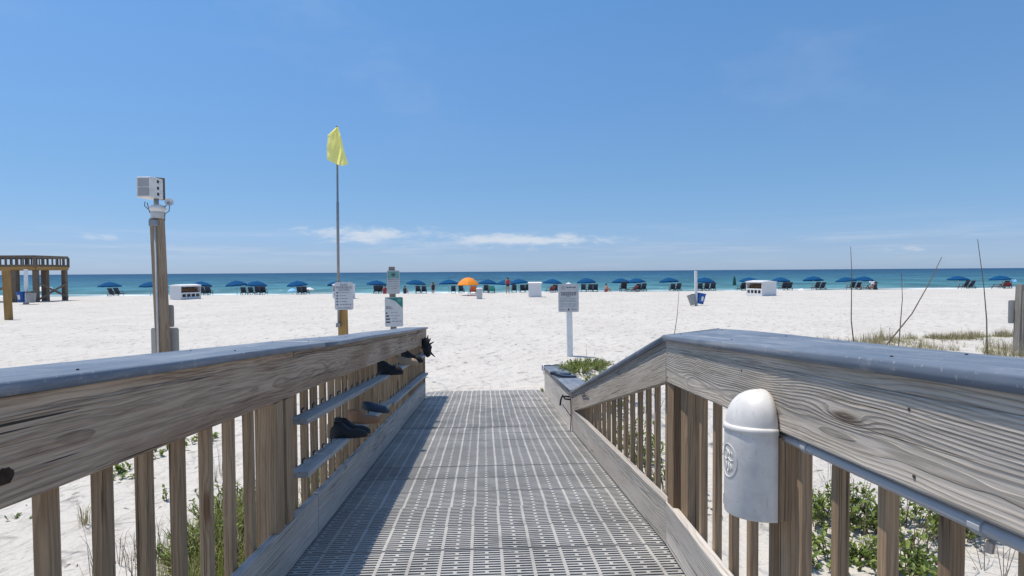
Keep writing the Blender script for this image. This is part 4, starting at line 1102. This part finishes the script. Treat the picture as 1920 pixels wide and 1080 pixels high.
UX = [206, 282, 376, 445, 480, 559, 632, 705, 779, 842, 914, 949, 974, 1035, 1100, 1164, 1194, 1255, 1320, 1404, 1463, 1525, 1588, 1618, 1796, 1876]
protoU = None
for i, px in enumerate(UX):
    q = on_sand(px, YU+random.uniform(-.4, .4)+(.6 if px in (949, 480) else 0))
    lab = 'open navy blue beach umbrella, %s from the left in the shoreline row' % ORD[i+1]
    if protoU is None:
        protoU = umbrella('beach_umbrella', 1.11, .42, 1.74, 'umbrella_blue', .11, lab, 'blue umbrellas along the shoreline', q); u = protoU
    else:
        u = copy_tree(protoU); u.location = q; u['label'] = lab
        u.rotation_euler = (random.uniform(-.10, .10), random.uniform(-.09, .09), random.uniform(0, .7))
    u.scale.z = random.uniform(.97, 1.03)
p = gp(878, 554); q = at_y(876, 520.5, p.y)
umbrella('beach_umbrella', 19*p.y/F*1.06, .66, q.z-p.z, 'umbrella_orange', .07, 'bright orange domed umbrella near the middle of the beach', None, p, 0.0, 2.3)
q = on_sand(85, 66.0); umbrella('beach_umbrella', .80, .34, 1.55, 'umbrella_white', .06, 'white umbrella seen between the piles of the raised deck', None, q, R(12))
q = on_sand(548, 66.0); q.z -= .1; umbrella('beach_umbrella', .55, .34, 1.15, 'umbrella_sky', .05, 'small pale sky blue umbrella low by the waterline, left of the flag pole', None, q)
q = on_sand(580, 66.0); q.z -= .1; umbrella('beach_umbrella', .55, .28, 1.25, 'umbrella_white', .05, 'small white umbrella low by the waterline, left of the flag pole', None, q)
q = on_sand(1377, 64.5)
cu_ = empty('closed_umbrella', q, 'dark green closed umbrella standing alone between blue ones', 'umbrella')
mb = MB(); mb.tube([(q.x, q.y, q.z-.2), (q.x, q.y, q.z+1.98)], .025, 8); mb.build('pole', 'white_paint', cu_)
mb = MB(); vs = []; fs = []
for i, (r_, z) in enumerate(((.02, 1.95), (.10, 1.72), (.15, 1.4), (.19, 1.05), (.22, .85), (.15, .83))):
    for j in range(16): a = 2*math.pi*j/16; rj = r_*(1 if j % 2 else .7); vs.append((q.x+rj*math.cos(a), q.y+rj*math.sin(a), q.z+z))
for i in range(5):
    for j in range(16): fs.append((i*16+j, (i+1)*16+j, (i+1)*16+(j+1) % 16, i*16+(j+1) % 16))
mb.add(vs, fs); mb.build('folded_canopy', 'umbrella_green', cu_)

# ------------------------------------------------------------------ beach chairs (seen from behind, facing the sea)
def chair(m, wd=.50, back=.58, seat_h=.30, lng=.8):
    root = empty('beach_chair', (0, 0, 0))
    X = wd/2
    def rod(name, pts, r_=.022, mm='chair_frame'): mb = MB(); mb.tube(pts, r_, 6); return mb.build(name, mm, root)
    bt = Vector((0, -.36, seat_h+back)); bb = Vector((0, .0, seat_h))
    mb = MB(); vs = []; fs = []
    for i in range(6):
        t = i/5; c = bb+(bt-bb)*t+Vector((0, -.05*math.sin(math.pi*t), 0))
        for x in (-X+.03, X-.03): vs += [(x, c.y, c.z), (x, c.y+.025, c.z+.012)]
    for i in range(5):
        k = i*4; fs += [(k, k+4, k+6, k+2), (k+1, k+3, k+7, k+5), (k, k+1, k+5, k+4), (k+2, k+6, k+7, k+3)]
    fs += [(0, 2, 3, 1), (20, 21, 23, 22)]
    mb.add(vs, fs); mb.build('backrest', m, root)
    mb = MB(); mb.box(-X+.03, X-.03, .02, lng, seat_h-.02, seat_h+.012); mb.build('seat', m, root)
    for s_ in (-1, 1):
        rod('back_frame', [(s_*X, .02, seat_h-.05), (s_*X, bt.y-.02, bt.z+.03)])
        rod('side_rail', [(s_*X, -.42, seat_h-.10), (s_*X, lng+.05, seat_h)])
        rod('armrest', [(s_*X, -.20, seat_h+.27), (s_*X, .42, seat_h+.24)], .026)
        rod('leg', [(s_*X, -.42, 0-.03), (s_*X, -.30, seat_h-.06), (s_*X, -.12, seat_h+.26)])
        rod('leg', [(s_*X, lng*.72, -.10), (s_*X, lng*.55, seat_h), (s_*X, .40, seat_h+.24)])
    rod('crossbar', [(-X, bt.y-.02, bt.z+.03), (X, bt.y-.02, bt.z+.03)]); rod('crossbar', [(-X, -.40, seat_h-.20), (X, -.40, seat_h-.20)])
    return root
kinds = {'navy': chair('chair_navy'), 'orange': chair('chair_orange', .6, .55, .25, .5), 'teal': chair('chair_teal', .6, .5, .25, .5), 'red': chair('chair_red', .62, .42, .24, .95)}
used = set()
def put_chair(kind, px, y, label, rz=0.0, sc=1.0, group=None):
    k0 = kinds[kind]
    o = k0 if kind not in used else copy_tree(k0)
    used.add(kind)
    o.location = on_sand(px, y); o.rotation_euler = (0, 0, rz); o.scale = (sc, sc, sc)
    for k_ in ('group',):
        if k_ in o: del o[k_]
    tag(o, label, 'chair', group); return o
NAVY = [(210, 1, 'L'), (221, 1, 'R'), (381, 3, 'L'), (391, 3, 'R'), (457, 4, 'L'), (471, 4, 'R'), (484, 5, 'L'), (494, 5, 'R'), (562, 6, 'L'), (572, 6, 'R'), (784, 9, 'L'), (795, 9, 'R'),
        (850, 10, 'L'), (865, 10, 'R'), (911, 11, 'L'), (964, 12, 'L'), (980, 13, 'L'), (989, 13, 'R'), (1041, 14, 'L'), (1094, 15, 'L'), (1106, 15, 'M'), (1116, 15, 'R'), (1169, 16, 'L'), (1197, 17, 'L'), (1206, 17, 'R'),
        (1261, 18, 'L'), (1271, 18, 'R'), (1312, 19, 'L'), (1324, 19, 'M'), (1336, 19, 'R'), (1391, 20, 'L'), (1400, 20, 'R'), (1469, 21, 'L'), (1479, 21, 'R'), (1531, 22, 'L'), (1541, 22, 'R'),
        (1597, 23, 'L'), (1608, 23, 'R'), (1637, 24, 'R'), (1809, 25, 'L'), (1820, 25, 'R'), (1884, 26, 'L'), (706, 8, 'L'), (714, 8, 'R')]
SIDE = {'L': 'left-hand', 'R': 'right-hand', 'M': 'middle'}
for px, n, sd in NAVY:
    rz = random.uniform(-.2, .2); sc = random.uniform(.96, 1.06)
    if px == 1169: sc = 1.25
    put_chair('navy', px, 62.6+random.uniform(-.3, .3), '%s dark navy beach chair below the %s blue umbrella from the left' % (SIDE[sd], ORD[n]), rz, sc, 'navy beach chairs along the shoreline')
put_chair('orange', 887, 57.5, 'orange-red folding beach chair just right of the orange umbrella', .15)
put_chair('teal', 922, 61.0, 'teal green beach chair right of the orange umbrella', -.1)
put_chair('red', 1034, 61.2, 'dark red low beach chair beside the white post with grey notice', .5)
put_chair('red', 1189, 61.2, 'dark red low lounger below the pair of touching blue umbrellas right of centre', .7)
put_chair('red', 1873, 61.5, 'dark red lounger nearest the right edge, on its left end', .9)
put_chair('red', 1890, 61.7, 'dark red lounger nearest the right edge, on its right end', -.8)
put_chair('red', 1624, 61.2, 'dark red lounger at the crowded spot under two touching umbrellas', .9)
q = on_sand(1632, 61.8)
tb = empty('draped_towel', q+Vector((0, 0, .55)), 'white towel hung over chairs at the crowded spot right of centre', 'towel')
mb = MB(); vs = []; fs = []
for i in range(9):
    for j in range(7):
        u = i/8; v = j/6; vs.append((q.x-.35+.7*u, q.y-.25-.25*abs(v-.4)+.04*math.sin(u*9), q.z+.93-.42*abs(v-.35)+.03*math.sin(u*7+v*3)))
for i in range(8):
    for j in range(6): fs.append((i*7+j, (i+1)*7+j, (i+1)*7+j+1, i*7+j+1))
mb.add(vs, fs).build('cloth', 'towel_white', tb, smooth=True)
q = on_sand(1900, 62.2); mb = MB(); vs = []; fs = []
for i in range(9):
    for j in range(7):
        u = i/8; v = j/6; vs.append((q.x-.28+.56*u, q.y-.3*abs(v-.4)+.04*math.sin(u*9), q.z+1.0-.35*abs(v-.35)+.03*math.sin(u*7+v*3)))
for i in range(8):
    for j in range(6): fs.append((i*7+j, (i+1)*7+j, (i+1)*7+j+1, i*7+j+1))
tag(mb.add(vs, fs).build('draped_towel', 'umbrella_sky', smooth=True), 'pale blue towel over the rightmost beach chairs', 'towel')
# folded towel heap on sand, and cool box like table
q = on_sand(1503, 63.2); mb = MB(); mb.lathe([(.45, -.3), (.42, .05), (.25, .22), (0, .30)], 9, Matrix.Translation(q)); tag(mb.build('towel_heap', 'towel_white'), 'low white heap of towels between two blue umbrellas right of centre', 'towel')

# ------------------------------------------------------------------ people
def person(label, loc, rz, joints, edges, radii, m='skin', wear='swim_red', wear_rng=None, hgt=1.7, top=None):
    root = empty('person', loc, label, 'person', None, rz); Mr = wmat(root)
    me = bpy.data.meshes.new('body'); names = list(joints)
    me.from_pydata([joints[k] for k in names], [(names.index(a), names.index(b)) for a, b in edges], [])
    o = link('body', me, m, root, Mr)
    md = o.modifiers.new('skin', 'SKIN'); md.use_smooth_shade = True
    for i, k in enumerate(names):
        sv = me.skin_vertices[0].data[i]; sv.radius = (radii[k], radii[k]); sv.use_root = (k == 'pelvis')
    sd_ = o.modifiers.new('sub', 'SUBSURF'); sd_.levels = 1; sd_.render_levels = 2
    hd = Vector(joints['head'])
    mb = MB(); mb.lathe([(.10, -.02), (.108, .05), (.085, .10), (.04, .125), (0, .13)], 14, Matrix.Translation(hd+Vector((0, -.012, .0)))); mb.build('hair', 'hair', root, Mr, smooth=True)
    mb = MB(); pv = Vector(joints['pelvis'])
    mb.lathe([(.150, -.16), (.185, -.02), (.175, .08), (.16, .12)], 18, Matrix.Translation(pv)); mb.build('shorts', wear, root, Mr, smooth=True)
    if top:
        ch = Vector(joints['chest']); mb = MB(); mb.lathe([(.165, -.24), (.185, -.05), (.195, .06), (.14, .15)], 18, Matrix.Translation(ch)); mb.build('shirt', top, root, Mr, smooth=True)
    return root
ST = dict(pelvis=(0, 0, .92), belly=(0, .01, 1.08), chest=(0, 0, 1.28), neck=(0, 0, 1.46), head=(0, .02, 1.58), crown=(0, .02, 1.68),
          sl=(-.17, 0, 1.40), el_=(-.25, .02, 1.13), hl=(-.20, .12, .93), sr=(.17, 0, 1.40), er=(.26, .01, 1.12), hr=(.24, .08, .88),
          pl=(-.09, 0, .86), kl=(-.11, .03, .48), al=(-.12, -.02, .08), tl=(-.13, .12, .03), pr=(.09, 0, .86), kr=(.12, .05, .48), ar=(.14, 0, .08), tr=(.16, .14, .03))
EDG = [('pelvis', 'belly'), ('belly', 'chest'), ('chest', 'neck'), ('neck', 'head'), ('head', 'crown'), ('chest', 'sl'), ('sl', 'el_'), ('el_', 'hl'), ('chest', 'sr'), ('sr', 'er'), ('er', 'hr'),
       ('pelvis', 'pl'), ('pl', 'kl'), ('kl', 'al'), ('al', 'tl'), ('pelvis', 'pr'), ('pr', 'kr'), ('kr', 'ar'), ('ar', 'tr')]
RAD = dict(pelvis=.14, belly=.13, chest=.15, neck=.055, head=.095, crown=.07, sl=.065, el_=.045, hl=.035, sr=.065, er=.045, hr=.035, pl=.095, kl=.06, al=.04, tl=.035, pr=.095, kr=.06, ar=.04, tr=.035)
person('standing person in a red top near the middle of the waterline', on_sand(952, 59.0), R(10), ST, EDG, RAD, wear='swim_dark', top='swim_red')
person('distant standing person at the waterline, left of the orange umbrella', on_sand(812, 66.5), R(30), ST, EDG, RAD, wear='swim_dark', top='swim_dark')
SIT = dict(ST)
SIT.update(pelvis=(0, 0, .14), belly=(0, -.02, .30), chest=(0, 0, .50), neck=(0, .02, .68), head=(0, .04, .80), crown=(0, .04, .90), sl=(-.17, .02, .62), el_=(-.24, .10, .38), hl=(-.16, .30, .36),
           sr=(.17, .02, .62), er=(.24, .10, .38), hr=(.16, .30, .36), pl=(-.09, .05, .13), kl=(-.12, .42, .42), al=(-.12, .62, .08), tl=(-.12, .74, .04), pr=(.09, .05, .13), kr=(.12, .42, .42), ar=(.12, .62, .08), tr=(.12, .74, .04))
person('person sitting low on the sand, right of the pale notice post', on_sand(759, 62.8), R(-15), SIT, EDG, RAD, wear='swim_dark', top='swim_dark')
REC = {k: (v[0], v[1]*1.0, v[2]) for k, v in SIT.items()}
person('person in pink sitting low with legs out, right of the three navy chairs', on_sand(1136, 61.6), R(-60), REC, EDG, RAD, wear='swim_red')
person('person sitting beside the crowded chairs in a dark top, right of centre', on_sand(1641, 61.0), R(20), SIT, EDG, RAD, wear='swim_dark', top='swim_dark')
person('person in a lilac top sitting beside the chairs left of the notice post', on_sand(722, 62.0), R(40), SIT, EDG, RAD, wear='swim_red', top='chair_red')

# ------------------------------------------------------------------ plants
def leaf(mb, c, d, up_, ln, wd):
    """one folded oval leaf"""
    d = d.normalized(); s_ = d.cross(up_).normalized(); n_ = s_.cross(d)
    a = c; b = c+d*ln; m1 = c+d*ln*.5
    pts = [a, c+d*ln*.32+s_*wd*.46+n_*wd*.12, c+d*ln*.72+s_*wd*.44+n_*wd*.10, b-n_*wd*.1, c+d*ln*.72-s_*wd*.44+n_*wd*.10, c+d*ln*.32-s_*wd*.46+n_*wd*.12, m1]
    mb.add(pts, [(0, 1, 6), (1, 2, 6), (2, 3, 6), (3, 4, 6), (4, 5, 6), (5, 0, 6)])
def rv(a=1.0): return Vector((random.uniform(-a, a), random.uniform(-a, a), random.uniform(-a, a)))
def bush(label, cx, cy, rx, ry, h_, nst, nlf, ln, m='leaf_green', base=None, name='leafy_plant', cat='plant', upright=.7):
    z = sandz(cx, cy) if base is None else base
    root = empty(name, (cx, cy, z), label, cat)
    sm = MB(); lm = MB()
    for i in range(nst):
        a = random.uniform(0, 2*math.pi); q = math.sqrt(random.random())
        x0, y0_ = cx+rx*q*.75*math.cos(a), cy+ry*q*.75*math.sin(a); zb = (sandz(x0, y0_) if base is None else base)-.02
        hh = h_*random.uniform(.5, 1.05)*(1-.35*q)
        lean = Vector((math.cos(a)*q*rx*.5+random.uniform(-.05, .05), math.sin(a)*q*ry*.5+random.uniform(-.05, .05), hh))
        p0 = Vector((x0, y0_, zb)); pts = [p0, p0+lean*.5+Vector((0, 0, .06*hh)), p0+lean]
        sm.tube(pts, [.004, .003, .002], 4, False)
        for k in range(nlf):
            t = random.uniform(.25, 1.0); c = p0+lean*t+rv(.012)
            d = Vector((random.uniform(-1, 1), random.uniform(-1, 1), random.uniform(-.1, upright+.4)))
            leaf(lm, c, d, Vector((0, 0, 1))+rv(.3), ln*random.uniform(.6, 1.15), ln*random.uniform(.35, .5))
    tag(lm.build('foliage', m, root), kind='stuff'); tag(sm.build('stems', 'stem_brown', root), kind='stuff')
    return root
def blades(mb, x, y, z, n, h_, spread, wd, droop=.5):
    for i in range(n):
        a = random.uniform(0, 2*math.pi); hh = h_*random.uniform(.45, 1.1); sp = spread*random.uniform(.2, 1.0)
        d = Vector((math.cos(a), math.sin(a), 0)); s_ = Vector((-d.y, d.x, 0))*wd*.5*random.uniform(.7, 1.2)
        b0 = Vector((x, y, z))+d*random.uniform(0, .03)
        p1 = b0+d*sp*.35+Vector((0, 0, hh*.62)); p2 = b0+d*sp+Vector((0, 0, hh*(1-droop*random.random()*.5)))
        mb.add([b0-s_, b0+s_, p1+s_*.7, p1-s_*.7, p2], [(0, 1, 2, 3), (3, 2, 4)])
def tuft(label, cx, cy, rx, ry, h_, n, per, m='grass_green', spread=.14, wd=.006, name='grass_clump', dry=0):
    z = sandz(cx, cy); root = empty(name, (cx, cy, z), label, 'grass')
    mb = MB(); md_ = MB()
    for i in range(n):
        a = random.uniform(0, 2*math.pi); q = math.sqrt(random.random()); x, y_ = cx+rx*q*math.cos(a), cy+ry*q*math.sin(a)
        blades(md_ if random.random() < dry else mb, x, y_, sandz(x, y_)-.01, per, h_*(1-.3*q), spread, wd)
    if mb.v: tag(mb.build('blades', m, root), kind='stuff')
    if md_.v: tag(md_.build('dry_blades', 'dry_grass', root), kind='stuff')
    return root
# plants seen through the left railing
p = gp(238, 892); bush('small bright green plant on the sand, second gap region of the left railing', p.x, p.y, .22, .16, .14, 14, 9, .06)
p = gp(308, 850); bush('small green plant farther out on the sand left of the railing', p.x, p.y, .25, .15, .13, 12, 8, .06)
p = gp(368, 828); bush('farthest of the small green plants beyond the left railing', p.x, p.y, .28, .16, .14, 12, 8, .06)
p = gp(75, 975); bush('tiny green sprout at the far left on the sand', p.x, p.y, .06, .06, .08, 4, 6, .035)
p = gp(20, 973); bush('tiny dark sprout at the left edge of the sand', p.x, p.y, .07, .05, .06, 4, 5, .035, 'leaf_dark')
p = gp(317, 938); bush('thin green sprout beside a picket of the left railing', p.x, p.y, .05, .08, .16, 4, 6, .04)
p = gp(160, 985); tuft('dry brown grass tuft standing alone left of the railing', p.x, p.y, .05, .05, .26, 6, 7, 'dry_grass', .13, .005)
for k, (px, py, rx, h_) in enumerate(((430, 1040, .26, .36), (395, 1078, .22, .28), (452, 985, .2, .32))):
    p = gp(px, py); tuft(('tall green grass clump against the left railing posts', 'green grass clump at the bottom beside the left railing', 'farther green grass clump behind the left railing posts')[k], p.x, p.y, rx, .3, h_, 110, 10, 'grass_green', .22, .006, dry=.22)
for (px, py), lab in (((428, 985), 'bright green leafy bush against the left railing posts'), ((380, 1062), 'low bright green leafy bush at the bottom beyond the left railing')):
    p = gp(px, py); bush(lab, p.x, p.y, .24, .30, .36, 90, 12, .036, 'leaf_green')
p = gp(255, 1075); tuft('wiry dark dry grass at the bottom left beyond the railing', p.x, p.y, .3, .2, .42, 16, 5, 'stem_brown', .22, .004)
p = gp(340, 1070); tuft('wiry green grass stalks at the bottom beyond the left railing', p.x, p.y, .25, .2, .40, 22, 6, 'grass_green', .22, .005, dry=.3)
p = gp(405, 900); tuft('thin brown stalks beyond the left railing near the rail posts', p.x, p.y, .10, .12, .45, 4, 4, 'stem_brown', .12, .005)
for k, yy in enumerate((3.3, 4.3, 5.4, 6.6, 7.6)):
    x = XL-.55-.12*random.random()
    tuft('green and dry grass clump behind the shoe shelves, %s from the camera' % ORD[k+1], x, yy, .25, .45, .42-.04*k, 55, 8, 'grass_green', .16, .007, dry=.35)
# plants at the low wall
p = E(7.85, 0, .44); bush('dense green ground cover spilling over the low wall cap', p.x, p.y, .36, .62, .15, 300, 11, .032, 'leaf_green', name='ground_cover')
p = E(6.7, 0, .44); bush('looser pale green ground cover beside the sloping rail', p.x+.08, p.y, .34, .45, .18, 90, 10, .045, 'leaf_green', name='ground_cover')
p = E(8.62, 0, -.03); bush('small green creeper at the foot of the low wall end', p.x, p.y, .06, .12, .26, 14, 9, .04, 'leaf_dark', name='creeper')
p = E(6.9, 0, 1.0); tuft('arching dark dry stalks behind the ground cover', p.x, p.y, .35, .6, .50, 9, 3, 'stem_brown', .40, .005)
p = E(8.2, 0, .7); tuft('thin dry stalks in front of the white notice post', p.x, p.y, .2, .2, .45, 4, 3, 'stem_brown', .30, .005)
# leafy plants beyond the right railing
LF = [((1525, 985), .30, .40, 'leafy shrub beside the bin post'), ((1600, 975), .34, .46, 'leafy shrub, second from the bin, behind the right railing'), ((1690, 1000), .34, .42, 'leafy shrub, third from the bin, behind the right railing'),
      ((1690, 1075), .26, .30, 'low leafy plant at the bottom behind the right railing'), ((1800, 1000), .20, .30, 'sparse plant with large leaves near the right edge'), ((1560, 1050), .28, .28, 'low yellowish plant at the bottom beside the bin post')]
for (px, py), rx, h_, lab in LF:
    p = gp(px, py); bush('green %s' % lab if 'green' not in lab and 'yellow' not in lab else lab, p.x, p.y, rx, rx*.8, h_*.75, 48, 10, .050, 'leaf_green', upright=.9)
for (px, py), lab in (((1250, 960), 'plant seen low between the corner post and sloping rail'), ((1205, 900), 'plant farther along behind the sloping rail pickets'), ((1160, 870), 'plant near the low end of the sloping rail')):
    p = gp(px+20, py-20); bush('green %s' % lab, max(p.x, 1.25), p.y, .25, .3, .50, 22, 10, .055, 'leaf_green')
for (px, py), lab in (((1640, 1040), 'thin dry stalks among the shrubs behind the right railing'), ((1860, 1060), 'curling dry stalks at the right edge behind the railing'), ((1545, 940), 'dry twigs behind the bin post')):
    p = gp(px, py); tuft(lab, p.x, p.y, .3, .25, .55, 9, 4, 'stem_brown', .42, .0045)
# dry dune grass on the right: uncountable
def dune(n, m, name, lab, hlo, hhi, wd, greens):
    mb = MB(); k = 0; tries = 0
    while k < n and tries < n*6:
        tries += 1; r_ = random.random()
        if r_ < .42: px = random.uniform(1640, 1905); py = 629+(1905-px)*.028+abs(random.gauss(0, 3.0))
        elif r_ < .66: px = random.gauss(1700, 62); py = 662+random.gauss(0, 9)
        elif r_ < .80: px = random.uniform(1530, 1680); py = 645+random.gauss(0, 3)
        else: px = random.uniform(1845, 1990); py = 661+random.gauss(0, 7)
        p = gp(px, py)
        cl = noise.noise((p.x*1.9, p.y*.8, 3.0+greens))
        if cl < -.06+.16*random.random(): continue
        blades(mb, p.x, p.y, p.z-.01, random.randint(2, 6), random.uniform(hlo, hhi)*(.6+1.2*max(cl, 0)), .20, wd); k += 1
    tag(mb.build(name, m), lab, kind='stuff')
dune(1500, 'dry_grass', 'dune_grass', 'dry straw-coloured dune grass spread over the sand on the right', .10, .40, .008, 0)
dune(420, 'grass_green', 'green_dune_grass', 'sparse green grass mixed into the dry dune grass', .06, .20, .010, 7)
dune(220, 'stem_brown', 'brown_dune_stalks', 'dark brittle stalks among the dune grass on the right', .08, .36, .005, 0)
# tall bare reeds
def reed(label, pts, y, r0):
    q = [at_y(px, py, y) for px, py in pts]
    g_ = Vector((q[-1].x+(q[-1].x-q[-2].x)*.3, y, sandz(q[-1].x, y)-.05)); q.append(g_)
    q[0].y += .05
    n = len(q); mb = MB(); mb.tube(q, [r0*(.30+.70*i/(n-1)) for i in range(n)], 6)
    o = mb.build('dry_reed', 'stem_brown'); return tag(o, label, 'reed', 'tall dry reeds')
reed('straight tall dry reed, leftmost of those rising above the right railing', [(1599, 462), (1597, 510), (1596.5, 560), (1596, 600), (1602, 655)], 8.2, .012)
reed('shorter dry reed crossing the diagonal one above the right railing', [(1695, 512), (1692, 560), (1688, 610), (1684, 662)], 8.0, .011)
reed('long diagonal dry reed leaning right above the right railing', [(1771, 482), (1740, 535), (1710, 588), (1680, 625), (1655, 655)], 7.8, .014)
reed('tallest dry reed near the right edge, crossing the horizon', [(1839, 448), (1845, 540), (1850, 600), (1851, 682)], 7.4, .012)
reed('slender dry reed between the grey notice and the barrels', [(1275, 545), (1270, 590), (1264, 630)], 9.5, .009)
reed('short stub of dry reed beside the diagonal reed', [(1673, 614), (1669, 640), (1664, 662)], 7.8, .009)
# twigs, shell grit and bits of weed lying on the sand: uncountable
mb = MB()
for i in range(420):
    if i % 2: x, y_ = random.uniform(-6, -1.2), random.uniform(1.2, 9)
    else: x, y_ = random.uniform(1.2, 5), random.uniform(1.2, 6)
    if i % 7 == 0: x, y_ = random.uniform(-7, 9), random.uniform(9.5, 18)
    z = sandz(x, y_)+.003; a = random.uniform(0, 6.28); l = random.uniform(.008, .05)*(1 if i % 5 else 2.5)
    d = Vector((math.cos(a)*l, math.sin(a)*l, random.uniform(0, .008))); mb.tube([Vector((x, y_, z))-d, Vector((x, y_, z+.006)), Vector((x, y_, z))+d], [.0015, .003, .001], 4)
tag(mb.build('beach_debris', 'stem_brown'), 'small twigs and bits of weed scattered over the sand', kind='stuff')
